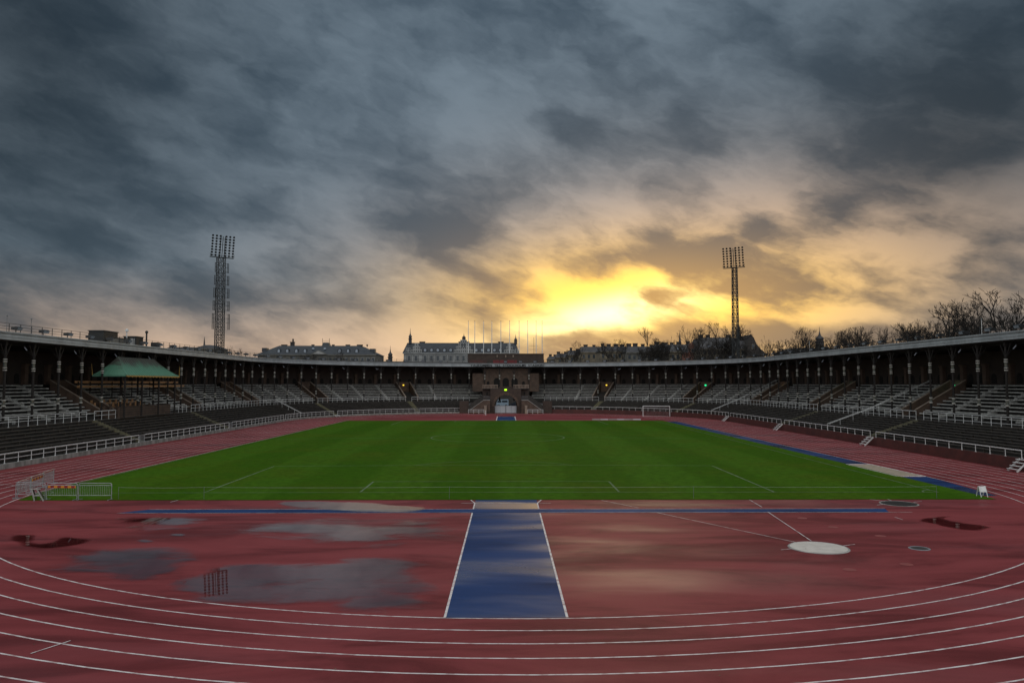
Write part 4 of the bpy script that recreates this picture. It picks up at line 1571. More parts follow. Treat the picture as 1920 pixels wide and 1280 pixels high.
# ================================================================== BOXES ON THE LEFT ROOF
bx1 = thing('roof_cabin', 'dark flat-roofed cabin on the left grandstand roof', 'cabin')
MB().box((-61.0, 116.6, 14.5), (2.2, 4.2, 2.1)).build('wall', MT['dsteel'], bx1)
MB().box((-61.0, 116.6, 15.6), (2.4, 4.5, 0.12)).build('roof', MT['roofing'], bx1)
MB().box((-59.86, 117.2, 14.5), (0.06, 1.0, 0.6)).build('window', MT['pane'], bx1)
bx2 = thing('roof_cabin', 'pale grey low cabin beside the dark roof cabin', 'cabin')
MB().box((-58.6, 116.6, 13.9), (1.6, 3.6, 1.2)).build('wall', MT['plaster'], bx2)
MB().box((-58.6, 116.6, 14.53), (1.8, 3.8, 0.08)).build('roof', MT['dsteel'], bx2)
bx3 = thing('roof_cabin', 'small cabin with a pale door on the left grandstand roof', 'cabin')
MB().box((-61.0, 126.0, 14.3), (2.0, 2.4, 2.0)).build('wall', MT['dsteel'], bx3)
MB().box((-61.0, 126.0, 15.36), (2.2, 2.7, 0.12)).build('roof', MT['roofing'], bx3)
MB().box((-60.6, 124.77, 14.2), (0.7, 0.06, 1.7)).build('door', MT['white_st'], bx3)
for i, (px, yt, dd, lab) in enumerate(((239, 622, 119, 'pale thin pole beside the small roof cabin'), (276, 625, 128, 'black flue with a cowl on the left roof'))):
    t_ = thing('roof_pole' if i == 0 else 'roof_flue', lab, 'pole' if i == 0 else 'flue')
    b_ = at(px, 641, dd)
    MB().tube((b_.x, b_.y, 13.4), (b_.x, b_.y, at(px, yt, dd).z), 0.08 if i == 0 else 0.14).build('pipe', MT['wrail'] if i == 0 else MT['lampblack'], t_)
    MB().lathe((b_.x, b_.y, at(px, yt, dd).z), [(0.1, 0), (0.26, 0.05), (0.26, 0.3), (0.05, 0.45)], 8).build('cap', MT['wrail'] if i == 0 else MT['lampblack'], t_)
bx4 = thing('vent_unit', 'black ventilation box next to the flue on the left roof', 'vent')
MB().box((-60.0, 131.8, 14.0), (1.1, 1.3, 1.5)).build('casing', MT['lampblack'], bx4)
MB().box((-59.42, 131.8, 14.1), (0.05, 1.0, 0.9)).build('grille', MT['grail'], bx4)
for i, (px, py, dd, lab) in enumerate(((15, 593, 84, 'thin antenna rod over the left roof edge, nearest one'), (60.5, 599, 89, 'thin antenna rod over the left roof edge, second one'), (1847, 598, 96, 'pale thin rod over the right roof edge'), (1520, 640, 175, 'short pale rod on the right roof'))):
    t_ = thing('antenna', lab, 'antenna', (0, 0, 0), 'thin rods on the roof edges')
    b_ = at(px, py, dd)
    MB().tube((b_.x, b_.y, 13.2), b_, 0.03, n=5).build('rod', MT['wrail'] if i > 1 else MT['grail'], t_)
    MB().lathe(b_ - Vector((0, 0, 0.05)), [(0.02, 0), (0.09, 0.05), (0.09, 0.13), (0.02, 0.18)], 6).build('tip', MT['grail'], t_)


# ================================================================== FLOODLIGHT MASTS
lm = MB()
lm.lathe((0, 0, 0), [(0.08, -0.30), (0.22, -0.2), (0.29, 0.0), (0.29, 0.06)], 10)
lamp_o = lm.build('flood_lamp', MT['lampblack'])
fl_me = lamp_o.data
bpy.data.objects.remove(lamp_o)


def flood_mast(px, dist, ztop, label, antennas):
    base = Vector(((px - VPX) / F * dist, dist, 0))
    t_ = thing('floodlight_mast', label, 'floodlight')
    face = (Vector((PCX, PCY, 0)) - base).normalized()          # board looks at the pitch
    u = Vector((-face.y, face.x, 0))
    if u.x < 0:
        u = -u
    zb = ztop - 6.0
    w0, w1 = (1.0, 0.9) if antennas else (0.95, 0.62)

    def leg(i, j, z):
        w_ = w0 + (w1 - w0) * z / zb
        return base + u * (i * w_) + face * (j * w_) + Vector((0, 0, z))
    for i in (-1, 1):
        for j in (-1, 1):
            MB().tube(leg(i, j, 0), leg(i, j, zb + 0.2), 0.14, 0.11, n=6).build('leg', MT['dsteel'], t_)
    n = 20
    for k in range(n):
        z0, z1 = zb * k / n, zb * (k + 1) / n
        mb = MB()
        for (a, b) in (((-1, -1), (1, -1)), ((1, -1), (1, 1)), ((1, 1), (-1, 1)), ((-1, 1), (-1, -1))):
            mb.tube(leg(*a, z1), leg(*b, z1), 0.06, n=4)
            mb.tube(leg(*a, z0), leg(*b, z1), 0.06, n=4)
            mb.tube(leg(*b, z0), leg(*a, z1), 0.06, n=4)
        mb.build('lattice_bay', MT['dsteel'], t_)
    mb = MB()                                                   # ladder inside
    for i in (-0.25, 0.25):
        mb.tube(base + u * i + Vector((0, 0, 0)), base + u * i + Vector((0, 0, zb)), 0.07, n=4)
    for k in range(60):
        mb.tube(base - u * 0.25 + Vector((0, 0, zb * k / 60)), base + u * 0.25 + Vector((0, 0, zb * k / 60)), 0.03, n=4)
    mb.build('ladder', MT['dsteel'], t_)
    tilt = Vector((face.x * 0.17, face.y * 0.17, 1.0)).normalized()
    c0 = base + Vector((0, 0, zb)) + face * 0.6
    fr = MB()
    fr.beam(c0 - u * 3.1, c0 + u * 3.1, 0.8, 0.14)
    for q in (-3.1, -1.0, 1.0, 3.1):
        fr.tube(c0 + u * q + face * 0.4, c0 + u * q + face * 0.4 + Vector((0, 0, 1.0)), 0.04, n=4)
    for q in (-0.55, 0.0, 0.55):
        fr.tube(c0 + u * q, c0 + u * q + tilt * 5.6, 0.10, n=6)
    fr.build('platform', MT['dsteel'], t_)
    fa = (face * 0.94 - Vector((0, 0, 0.34))).normalized()
    rot = fa.to_track_quat('Z', 'Y').to_euler()
    for r_ in range(8):
        zc = c0 + tilt * (0.45 + r_ * 0.735)
        if r_ % 2 == 0:
            MB().tube(zc - u * 2.9, zc + u * 2.9, 0.045, n=4).build('cross_bar', MT['dsteel'], t_)
        for q in (-2.75, -1.75, -0.75, 0.75, 1.75, 2.75):
            o = place('flood_lamp', fl_me, t_, zc + u * q + face * 0.25)
            o.rotation_euler = rot
    if antennas:
        for k in range(5):
            z0 = zb - 1.5 - k * 3.4
            for i in (-1, 1):
                ww = w1 + 0.5 + 0.12 * k
                mb = MB()
                a_ = base + u * (i * ww) + face * 0.9 + Vector((0, 0, z0))
                for dd in (0, 0.35):
                    mb.tube(a_ + u * i * dd, a_ + u * i * dd - Vector((0, 0, 2.6 if k < 4 else 4.2)), 0.09, n=5)
                for zz in (0.1, 1.2, 2.4):
                    mb.tube(a_ - Vector((0, 0, zz)) - u * i * 0.6, a_ - Vector((0, 0, zz)) + u * i * 0.35, 0.05, n=4)
                mb.build('antenna_panel', MT['lampblack'], t_)
    return t_


flood_mast(412, 205, 47.4, 'left lattice floodlight mast carrying antennas and a board of black lamps', True)
flood_mast(1381, 222, 47.4, 'right lattice floodlight mast standing against the yellow sky', False)

# ================================================================== GOAL AT THE FAR RIGHT
gl_ = thing('football_goal', 'white football goal with net standing on the far right bend', 'goal')
x0_, x1_, yg = (1205 - VPX) / F * 182, (1253 - VPX) / F * 182, 182.0
gr = math.radians(-14)
gd = Vector((math.cos(gr), math.sin(gr), 0))
gn = Vector((-gd.y, gd.x, 0))
A_, B_ = Vector((x0_, yg, 0)), Vector((x0_, yg, 0)) + gd * 7.32 * 0.85
up = Vector((0, 0, 2.44))
for p in (A_, B_):
    MB().tube(p, p + up, 0.075, n=8).build('post', MT['wrail'], gl_)
    MB().tube(p + up, p + up + gn * 1.0, 0.035).build('net_support', MT['wrail'], gl_)
    MB().tube(p + up + gn * 1.0, p + gn * 2.0, 0.03).build('net_support', MT['wrail'], gl_)
    MB().tube(p, p + gn * 2.0, 0.035).build('ground_bar', MT['wrail'], gl_)
MB().tube(A_ + up, B_ + up, 0.075, n=8).build('crossbar', MT['wrail'], gl_)
MB().tube(A_ + gn * 2.0, B_ + gn * 2.0, 0.035).build('ground_bar', MT['wrail'], gl_)
mb = MB()
for i in range(21):
    t0 = A_.lerp(B_, i / 20)
    sag = Vector((0, 0, -0.35 * math.sin(math.pi * i / 20)))
    mb.tube(t0 + up, t0 + up + gn * 1.0 + sag, 0.008, n=3, cap=False)
    mb.tube(t0 + up + gn * 1.0 + sag, t0 + gn * 2.0, 0.008, n=3, cap=False)
for k in range(1, 8):
    for i in range(20):
        p0, p1 = A_.lerp(B_, i / 20), A_.lerp(B_, (i + 1) / 20)
        s0_, s1_ = (Vector((0, 0, -0.35 * math.sin(math.pi * j / 20))) for j in (i, i + 1))
        f_ = k / 8
        mb.tube((p0 + up + gn + s0_).lerp(p0 + gn * 2, f_), (p1 + up + gn + s1_).lerp(p1 + gn * 2, f_), 0.008, n=3, cap=False)
mb.build('net', MT['net'], gl_)
bd_ = thing('foam_strip', 'long pale foam strip lying past the far right corner of the grass', 'strip')
for i in range(6):
    MB().box((19.2 + i * 1.75, 164.6 + 0.05 * (i % 2), 0.12), (1.6, 0.7, 0.22)).build('segment', MT['white_st'] if i % 2 == 0 else MT['gatepanel'], bd_)


# ================================================================== CROWD BARRIERS, TRESTLE, LANE MARKER
def barrier(p, q, label, board=None):
    """steel crowd barrier between two ground points"""
    t_ = thing('crowd_barrier', label, 'barrier', (0, 0, 0), 'steel crowd barriers by the left corner')
    a_, b_ = Vector((*p, 0)), Vector((*q, 0))
    ax = (b_ - a_).normalized()
    nn = Vector((-ax.y, ax.x, 0))
    U = Vector((0, 0, 1))
    mb = MB()
    rr = 0.12
    pts = [a_ + U * 0.04, a_ + U * (1.1 - rr)] + [a_ + ax * (rr - rr * math.cos(t)) + U * (1.1 - rr + rr * math.sin(t)) for t in (0.5, 1.05, 1.57)] + \
          [b_ - ax * (rr - rr * math.cos(t)) + U * (1.1 - rr + rr * math.sin(t)) for t in (1.57, 1.05, 0.5)] + [b_ + U * (1.1 - rr), b_ + U * 0.04]
    for c, d_ in zip(pts[:-1], pts[1:]):
        mb.tube(c, d_, 0.026, n=6)
    for z_ in (0.30, 0.96):
        mb.tube(a_ + U * z_, b_ + U * z_, 0.02, n=5)
    mb.build('frame', MT['galv'], t_)
    L_ = (b_ - a_).length
    n = int(L_ / 0.12)
    for j in range(1, n):
        c = a_ + ax * (L_ * j / n)
        MB().tube(c + U * 0.30, c + U * 0.96, 0.009, n=4, cap=False).build('bar', MT['galv'], t_)
    for e in (a_ + ax * 0.08, b_ - ax * 0.08):
        MB().beam(e - nn * 0.32 + U * 0.03, e + nn * 0.32 + U * 0.03, 0.05, 0.04).build('foot', MT['galv'], t_)
    if board:
        bo = MB().box((a_ + b_) / 2 + U * 0.86 - nn * 0.03 * board, (L_ - 0.2, 0.02, 0.15), math.atan2(ax.y, ax.x)).build('warning_board', MT['amber'], t_)
        for j in range(4):
            c = a_ + ax * (0.1 + (L_ - 0.2) * (j + 0.5) / 4 + 0.06)
            MB().box(c + U * 0.86 - nn * 0.03 * board, ((L_ - 0.2) / 8, 0.026, 0.152), math.atan2(ax.y, ax.x)).build('red_stripe', MT['stripe'], bo)


g0 = ground(41, 931.5)
g1 = ground(98, 933)
g2 = ground(157, 933.5)
g3 = ground(219, 933.5)
barrier((g0[0], g0[1] + 0.1), (g1[0] - 0.05, g1[1]), 'steel crowd barrier behind the small trestle, left end of the front row')
barrier((g1[0] + 0.05, g1[1]), (g2[0] - 0.05, g2[1]), 'steel crowd barrier with an amber and red board in the front row', 1)
barrier((g2[0] + 0.05, g2[1]), (g3[0], g3[1]), 'plain steel crowd barrier at the right end of the front row')
c0 = Vector((g0[0], g0[1] + 0.25))
c3 = Vector(ground(112, 902))
for i in range(3):
    p_, q_ = c0.lerp(c3, i / 3 + 0.005), c0.lerp(c3, (i + 1) / 3 - 0.005)
    barrier(p_, q_, ['steel crowd barrier along the lane line, nearest the corner', 'steel crowd barrier along the lane line with an amber board', 'steel crowd barrier along the lane line, farthest from the corner'][i], 1 if i == 1 else None)
tr_ = thing('trestle', 'small wooden folding trestle in front of the barriers', 'trestle')
tx, ty = ground(80, 934.5)
for dx_, yy in ((-0.30, 0.42), (0.30, 0.42), (-0.05, -0.25), (0.55, -0.25)):
    MB().beam((tx + dx_ + (0.1 if yy > 0 else 0.1), ty + yy, 0.0), (tx + (dx_ if yy > 0 else dx_ - 0.4) * 0.55 - 0.05, ty, 0.74), 0.05, 0.07).build('leg', MT['stair'] if yy < 0 else MT['plank'], tr_)
MB().box((tx - 0.04, ty, 0.76), (0.62, 0.12, 0.05)).build('top_bar', MT['stair'], tr_)
MB().box((tx + 0.1, ty - 0.12, 0.34), (0.4, 0.05, 0.06)).build('brace', MT['stair'], tr_)
mk = thing('folding_board', 'white folding marker board at the right corner of the grass', 'marker board')
mx, my = ground(1837, 929.5)
for sg in (-1, 1):
    MB().beam((mx - 0.22, my + sg * 0.28, 0), (mx - 0.22, my + sg * 0.03, 0.72), 0.04, 0.04).build('leg', MT['wrail'], mk)
    MB().beam((mx + 0.22, my + sg * 0.28, 0), (mx + 0.22, my + sg * 0.03, 0.72), 0.04, 0.04).build('leg', MT['wrail'], mk)
    MB().box((mx, my + sg * 0.10, 0.52), (0.46, 0.02, 0.40), 0, sg * 0.34).build('board', MT['wrail'], mk)

# thin rope on slim posts along the near end of the grass
rf = thing('rope_fence', 'thin rope strung on slim posts along the near edge of the grass', 'rope fence')
xs_ = [-25.9, -20.2, -3.8, 12.6, 29.0]
for i, x_ in enumerate(xs_):
    MB().tube((x_, 52.0, 0.0), (x_, 52.0, 0.82), 0.011, n=6).build('post', MT['grail'], rf)
for x_, x2 in zip(xs_[:-1], xs_[1:]):
    mb = MB()
    n = 10
    f_ = lambda t: Vector((x_ + (x2 - x_) * t, 52.0, 0.80 - 0.16 * t * (1 - t)))
    for i in range(n):
        mb.tube(f_(i / n), f_((i + 1) / n), 0.005, n=4, cap=False)
    mb.build('rope', MT['net'], rf)


# ================================================================== CITY BEHIND
def house(name, label, cat, px0, px1, dist, y_ridge, y_eave, depth, wall, roofm, inset=2.5, hip=4.0, wins=None, group=None, parent_only=False):
    """block with a mansard or hipped roof; fronts the camera"""
    t_ = thing(name, label, cat, (0, 0, 0), group)
    k = dist / F
    x0, x1 = (px0 - VPX) * k, (px1 - VPX) * k
    ze = CAMH + (YH - y_eave) * k
    zr = CAMH + (YH - y_ridge) * k
    MB().box(((x0 + x1) / 2, dist + depth / 2, ze / 2), (x1 - x0, depth, ze)).build('wall', wall, t_)
    e = 0.5
    mb = MB()
    lo_ = [(x0 - e, dist - e, ze), (x1 + e, dist - e, ze), (x1 + e, dist + depth + e, ze), (x0 - e, dist + depth + e, ze)]
    hi_ = [(x0 + hip, dist + inset, zr), (x1 - hip, dist + inset, zr), (x1 - hip, dist + depth - inset, zr), (x0 + hip, dist + depth - inset, zr)]
    mb.add(lo_ + hi_, [(0, 1, 5, 4), (1, 2, 6, 5), (2, 3, 7, 6), (3, 0, 4, 7), (4, 5, 6, 7), (0, 3, 2, 1)])
    rf_ = mb.build('roof', roofm, t_)
    MB().box(((x0 + x1) / 2, dist - 0.3, ze - 0.2), (x1 - x0 + 0.8, 0.7, 0.4)).build('cornice', wall, t_)
    return t_, rf_, x0, x1, ze, zr, k


def window(t_, x, y, z, w, h, frame, pane=None):
    f_ = MB().box((x, y - 0.04, z), (w + 0.3, 0.12, h + 0.3)).build('window', frame, t_)
    MB().box((x, y - 0.12, z), (w, 0.06, h)).build('pane', pane or MT['pane'], f_)


def dormer(rf_, x, y, z, w, h, frame, depth=2.2, rnd=True):
    pts = [(x - w / 2, y, z), (x + w / 2, y, z), (x + w / 2, y, z + h * 0.6)] + [(x + w / 2 * math.cos(a), y, z + h * 0.6 + h * 0.4 * math.sin(a)) for a in [math.pi * i / 8 for i in range(1, 8)]] + [(x - w / 2, y, z + h * 0.6)]
    MB().prism(pts, (0, depth, 0)).build('dormer', frame, rf_)
    pts2 = [(x + (q[0] - x) * 0.6, y - 0.05, z + 0.15 + (q[2] - z) * 0.72) for q in pts]
    MB().prism(pts2, (0, 0.04, 0)).build('dormer_pane', MT['palepane'], rf_)


def chimney(rf_, x, y, z0, w, h, m_=None):
    MB().box((x, y, z0 + h / 2), (w, 1.2, h)).box((x, y, z0 + h + 0.1), (w + 0.3, 1.5, 0.25)).build('chimney', m_ or MT['chim'], rf_)


# --- hipped slate-roofed building on the left
D = 320.0
t_, rf_, x0, x1, ze, zr, k = house('slate_roofed_building', 'long grey building with hipped slate roof and round dormers behind the left bend', 'building', 484, 704, D, 647, 664.5, 22, MT['plaster'], MT['slate'], 5.0, 7.5)
X = lambda px: (px - VPX) * k
Zz = lambda py: CAMH + (YH - py) * k
for px in (522, 538, 555, 571, 636, 652, 668):
    dormer(rf_, X(px), D + 0.9, Zz(661.5), 1.5, 1.9, MT['slate'])
for px in (585, 607):
    MB().box((X(px), D + 2.3, Zz(653.6)), (0.9, 0.5, 0.6), 0, -0.7).build('skylight', MT['palepane'], rf_)
for px in range(490, 704, 10):
    window(t_, X(px), D, Zz(675), 0.95, 1.9, MT['white_st'] if px > 640 else MT['plaster'])
MB().prism([(X(584), D - 1.2, Zz(664.5)), (X(598), D - 1.2, Zz(657)), (X(615), D - 1.2, Zz(664.5))], (0, 3, 0)).build('pediment', MT['plaster'], t_)
MB().prism([(X(588), D - 1.25, Zz(663.7)), (X(598), D - 1.25, Zz(658.3)), (X(611), D - 1.25, Zz(663.7))], (0, 0.05, 0)).build('pediment_relief', MT['white_st'], t_)
mb = MB()
xa, xb, za, zb_ = X(599), X(609), Zz(646), Zz(640.5)
mb.add([(xa - .6, D + 6, za - 0.5), (xb + .6, D + 6, za - 0.5), (xb + .6, D + 10, za - 0.5), (xa - .6, D + 10, za - 0.5), (xa, D + 6.7, zb_), (xb, D + 6.7, zb_), (xb, D + 9.3, zb_), (xa, D + 9.3, zb_)],
       [(0, 1, 5, 4), (1, 2, 6, 5), (2, 3, 7, 6), (3, 0, 4, 7), (4, 5, 6, 7)])
mb.build('roof_turret', MT['slate'], rf_)
mb = MB()
for px in (597.5, 610.5):
    mb.tube((X(px), D + 7, Zz(646)), (X(px), D + 7, Zz(632.5)), 0.09, n=5)
mb.tube((X(597.5), D + 7, Zz(637.8)), (X(610.5), D + 7, Zz(637.8)), 0.07, n=4)
mb.build('roof_cresting', MT['dsteel'], rf_)
chimney(rf_, X(540), D + 7, zr - 0.5, 1.6, 2.0)
MB().tube((X(541), D + 7, zr + 1.4), (X(541), D + 7, Zz(633.5)), 0.35, n=8).build('chimney_pipe', MT['chim'], rf_)
for px, w_ in ((523, 2.2), (578, 0.9), (617, 0.8), (645, 1.6), (668, 2.2), (682, 0.3)):
    chimney(rf_, X(px), D + 8, zr - 0.3, w_, 0.7)
# lower wings either side
MB().box((X(494), D + 3, Zz(655.5)), (2.0, 3, 1.6)).build('hip_chimney', MT['slate'], rf_)
MB().box((X(697), D + 3, Zz(657.0)), (2.2, 3, 1.6)).build('hip_chimney', MT['slate'], rf_)


# --- decorated white building with turrets behind the archway
D = 345.0
t_, rf_, x0, x1, ze, zr, k = house('turreted_building', 'white stone building with slate roof, stepped gables and onion turrets behind the archway', 'building', 757, 972, D, 642.0, 661.5, 20, MT['white_st'], MT['slate'], 3.2, 1.2)
for px in (797, 809, 821, 833, 845, 893, 904, 916, 927, 938):
    x_, z_ = X(px), Zz(656.3)
    mb = MB().lathe((0, 0, 0), [(1.0, 0), (1.05, 0.3), (1.05, 1.6), (0.9, 1.7)], 12)
    vs_ = [(x_ + v[0], D - 0.1 + v[2], z_ + v[1]) for v in mb.v]
    m2 = MB()
    m2.v, m2.f, m2.mi = vs_, mb.f, mb.mi
    dm = m2.build('round_dormer', MT['slate2'], rf_)
    n = 12
    MB().prism([(x_ + 0.6 * math.cos(2 * math.pi * i / n), D - 0.2, z_ + 0.6 * math.sin(2 * math.pi * i / n)) for i in range(n)], (0, 0.06, 0)).build('dormer_pane', MT['palepane'], rf_)


def gable(pc, hw, y_base, y_top, top_w, steps=3):
    """stepped stone gable with dark ornament"""
    x_ = X(pc)
    zb_, zt_ = Zz(y_base), Zz(y_top)
    w_ = hw * k
    pts_l, pts_r = [], []
    for i in range(steps):
        ww = w_ + (top_w * k - w_) * i / (steps - 1)
        z0_, z1_ = zb_ + (zt_ - zb_) * i / steps, zb_ + (zt_ - zb_) * (i + 1) / steps
        pts_l += [(x_ - ww, D - 0.5, z0_), (x_ - ww, D - 0.5, z1_)]
        pts_r += [(x_ + ww, D - 0.5, z0_), (x_ + ww, D - 0.5, z1_)]
    g_ = MB().prism(pts_l + pts_r[::-1], (0, 2.5, 0)).build('gable', MT['white_st'], t_)
    for i in range(steps):
        ww = w_ + (top_w * k - w_) * i / (steps - 1)
        z0_ = zb_ + (zt_ - zb_) * (i + 0.45) / steps
        n = max(1, int(ww * 2 / 0.95))
        for j in range(n):
            MB().box((x_ - ww + ww * 2 * (j + 0.5) / n, D - 0.53, z0_), (0.42, 0.08, 0.7)).build('ornament', MT['slate2'], g_)
    return g_


gable(781, 10, 661, 643, 3.2)
gable(869, 18, 661, 637, 6.0, 4)
gable(955, 9.5, 661, 644, 3.0)
gable(765.5, 4.5, 660.5, 652, 4.0, 2)
gable(968.5, 3.5, 660.5, 654, 3.0, 2)
for px in (866.5, 871.5):
    MB().box((X(px), D - 0.6, Zz(647)), (0.6, 0.1, 1.9)).build('gable_window', MT['pane'], t_)


def turret(px, y_base, y_top, r_, m_, tt):
    z0_, z1_ = Zz(y_base), Zz(y_top)
    h_ = z1_ - z0_
    MB().lathe((X(px), D + 3, z0_), [(r_, 0), (r_, h_ * 0.28), (r_ * 1.25, h_ * 0.30), (r_ * 1.25, h_ * 0.33), (r_ * 0.8, h_ * 0.36), (r_ * 1.05, h_ * 0.44), (r_ * 0.95, h_ * 0.50), (r_ * 0.4, h_ * 0.58), (r_ * 0.25, h_ * 0.66), (0.10, h_ * 0.8), (0.04, h_)], 10).build('onion_turret', m_, tt)


turret(767.5, 643.5, 614, 0.72, MT['slate2'], t_)
turret(869, 637, 624, 0.80, MT['slate2'], t_)
turret(967, 645, 625, 0.70, MT['slate2'], t_)
for px, w_ in ((789, 2.4), (939, 2.4), (861, 1.2), (876, 1.2)):
    chimney(rf_, X(px), D + 6, zr - 0.4, w_, 0.9)
for px in (767, 780, 797, 809, 821, 833, 845, 858, 869, 880, 893, 904, 916, 927, 938, 950, 962):
    window(t_, X(px), D, Zz(671.5), 1.15, 2.3, MT['white_st'])
    for sg in (-1, 1):
        for zz in (-0.8, 0.1, 1.0):
            MB().box((X(px) + sg * 1.0, D - 0.06, Zz(671.5) + zz), (0.36, 0.08, 0.42)).build('quoin', MT['slate2'], t_)
for px in range(765, 972, 12):
    window(t_, X(px), D, Zz(694), 1.3, 2.4, MT['white_st'], MT['palepane'])

# small onion spire to its left
t_ = thing('church_spire', 'small dark onion spire left of the turreted building', 'spire')
turret(730, 679, 647, 1.0, MT['slate2'], t_)
MB().box((X(730), D + 3, Zz(679) / 2), (2.2, 2.2, Zz(679))).build('tower', MT['slate2'], t_)
D, k = 360.0, 0.25
t_ = thing('church_spire', 'thin pointed spire left of the left floodlight mast', 'spire')
MB().box((X(384), D, Zz(655) / 2), (6, 6, Zz(655))).build('tower', MT['slate2'], t_)
MB().lathe((X(384), D, Zz(655)), [(2.4, 0), (0.5, 1.6), (0.05, Zz(631) - Zz(655))], 8).build('spire_cone', MT['slate2'], t_)

# --- dark roofs behind the left grandstand
house('terraced_house', 'dark slate roof just left of the left floodlight mast', 'building', 366, 404, 300, 646, 653, 14, MT['plaster'], MT['slate2'], 3, 3)
house('terraced_house', 'low dark roof behind the left grandstand roof vents', 'building', 300, 372, 310, 650, 658, 14, MT['plaster'], MT['slate2'], 3, 3)

# --- stepped row of houses right of the archway
rowspec = [(1028, 1046, 420, 667.5, 673, 'ochre'), (1044, 1068, 400, 662, 670, 'ochre'), (1066, 1092, 380, 656, 665.5, 'ochre'), (1090, 1128, 355, 649, 660, 'ochre'), (1126, 1178, 330, 648.5, 658.5, 'ochre'),
           (1176, 1232, 318, 648.5, 660, 'plaster'), (1230, 1262, 306, 645, 659, 'ochre'), (1258, 1322, 292, 644.5, 659, 'ochre')]
for i, (pa, pb, dd, yr, ye, wm) in enumerate(rowspec):
    lab = f'{ORD[i]} house of the slate-roofed row right of the archway'
    t_, rf_, x0, x1, ze, zr, k = house('terraced_house', lab, 'building', pa, pb, dd, yr, ye, 15, MT[wm], MT['slate2'], 3.6, 0.6, group='row of houses right of the archway')
    D = dd
    n = max(2, int((pb - pa) / 13))
    for j in range(n):
        chimney(rf_, x0 + (x1 - x0) * (j + 0.4 + 0.3 * random.random()) / n, dd + 7, zr - 0.3, 1.1 + random.random(), 1.0 + random.random() * 0.6)
    m2 = max(2, int((pb - pa) / 9))
    for j in range(m2):
        xw = x0 + (x1 - x0) * (j + 0.5) / m2
        window(t_, xw, dd, ze - 2.0, 1.0, 1.7, MT[wm])
        window(t_, xw, dd, ze - 5.2, 1.0, 1.7, MT[wm])
    if i >= 6:
        for px in ((1272, 1281, 1313) if i == 7 else (1240, 1250)):
            x_ = (px - VPX) * k
            MB().box((x_, dd + 1.2, ze + 1.2), (1.0, 1.6, 1.3)).build('dormer', MT['slate2'], rf_)
            MB().box((x_, dd + 0.38, ze + 1.2), (0.7, 0.06, 0.9)).build('dormer_pane', MT['palepane'], rf_)
# red gabled house with pointed roof
t_, rf_, x0, x1, ze, zr, k = house('gabled_house', 'red gabled house in the row below a thin spire', 'building', 1284, 1312, 288, 652, 661, 12, MT['pinkwall'], MT['slate2'], 3, 2)
D = 288.0
MB().prism([(X(1290), D - 0.6, Zz(664)), (X(1299), D - 0.6, Zz(642)), (X(1308), D - 0.6, Zz(664))], (0, 5, 0)).build('gable', MT['pinkwall'], t_)
window(t_, X(1299), D - 0.7, Zz(657), 0.7, 1.2, MT['white_st'])
t_ = thing('church_spire', 'thin green-grey spire above the red gabled house', 'spire')
MB().box((X(1303), 312, Zz(646) / 2), (2.4, 2.4, Zz(646))).build('tower', MT['slate2'], t_)
MB().lathe((X(1303), 312, Zz(646)), [(1.5, 0), (0.6, 1.2), (0.35, 3.5), (0.03, Zz(612) - Zz(646))], 8).build('spire_cone', MT['slate'], t_)
# big dark roof by the right mast
t_, rf_, x0, x1, ze, zr, k = house('slate_roofed_building', 'tall dark slate-roofed building behind the right floodlight mast', 'building', 1317, 1402, 276, 631, 654, 20, MT['ochre'], MT['slate2'], 4.5, 0.8)
D = 276.0
for px, w_ in ((1323, 1.6), (1337, 1.3), (1376, 1.6), (1396, 1.4)):
    chimney(rf_, X(px), D + 6, zr - 0.4, w_, 1.3)
for px in (1331, 1342, 1353, 1364):
    MB().box((X(px), D + 1.5, Zz(650)), (1.2, 2.0, 1.7)).build('dormer', MT['slate2'], rf_)
    MB().box((X(px), D + 0.48, Zz(650)), (0.8, 0.06, 1.2)).build('dormer_pane', MT['palepane'], rf_)
for px in range(1322, 1400, 9):
    window(t_, X(px), D, Zz(660), 1.0, 1.8, MT['ochre'])
t_ = thing('gabled_house', 'curved dark gable right of the right floodlight mast', 'building')
pts = [(1398, 668), (1399, 650), (1403, 633), (1407, 627), (1412, 633), (1417, 645), (1424, 654), (1432, 660), (1433, 668)]
MB().prism([(X(a), D - 2, Zz(b)) for a, b in pts], (0, 14, 0)).build('gable', MT['chim'], t_)
MB().box((X(1415.5), D + 6, Zz(668) / 2), (34 * k, 15, Zz(668))).build('wall', MT['ochre'], t_)
window(t_, X(1410), D - 2, Zz(650), 0.8, 1.5, MT['ochre'])
# domed kiosk among the trees on the right
t_ = thing('church_spire', 'dark domed turret among the bare trees on the right', 'spire')
D, k = 240.0, 240 / F
turret(1547, 652, 611, 1.25, MT['slate2'], t_)
MB().box((X(1547), D + 3, Zz(652) / 2), (3, 3, Zz(652))).build('tower', MT['slate2'], t_)
house('terraced_house', 'low dark roof ridge among the bare trees on the right', 'building', 1480, 1640, 262, 651, 660, 14, MT['ochre'], MT['slate2'], 4, 3)

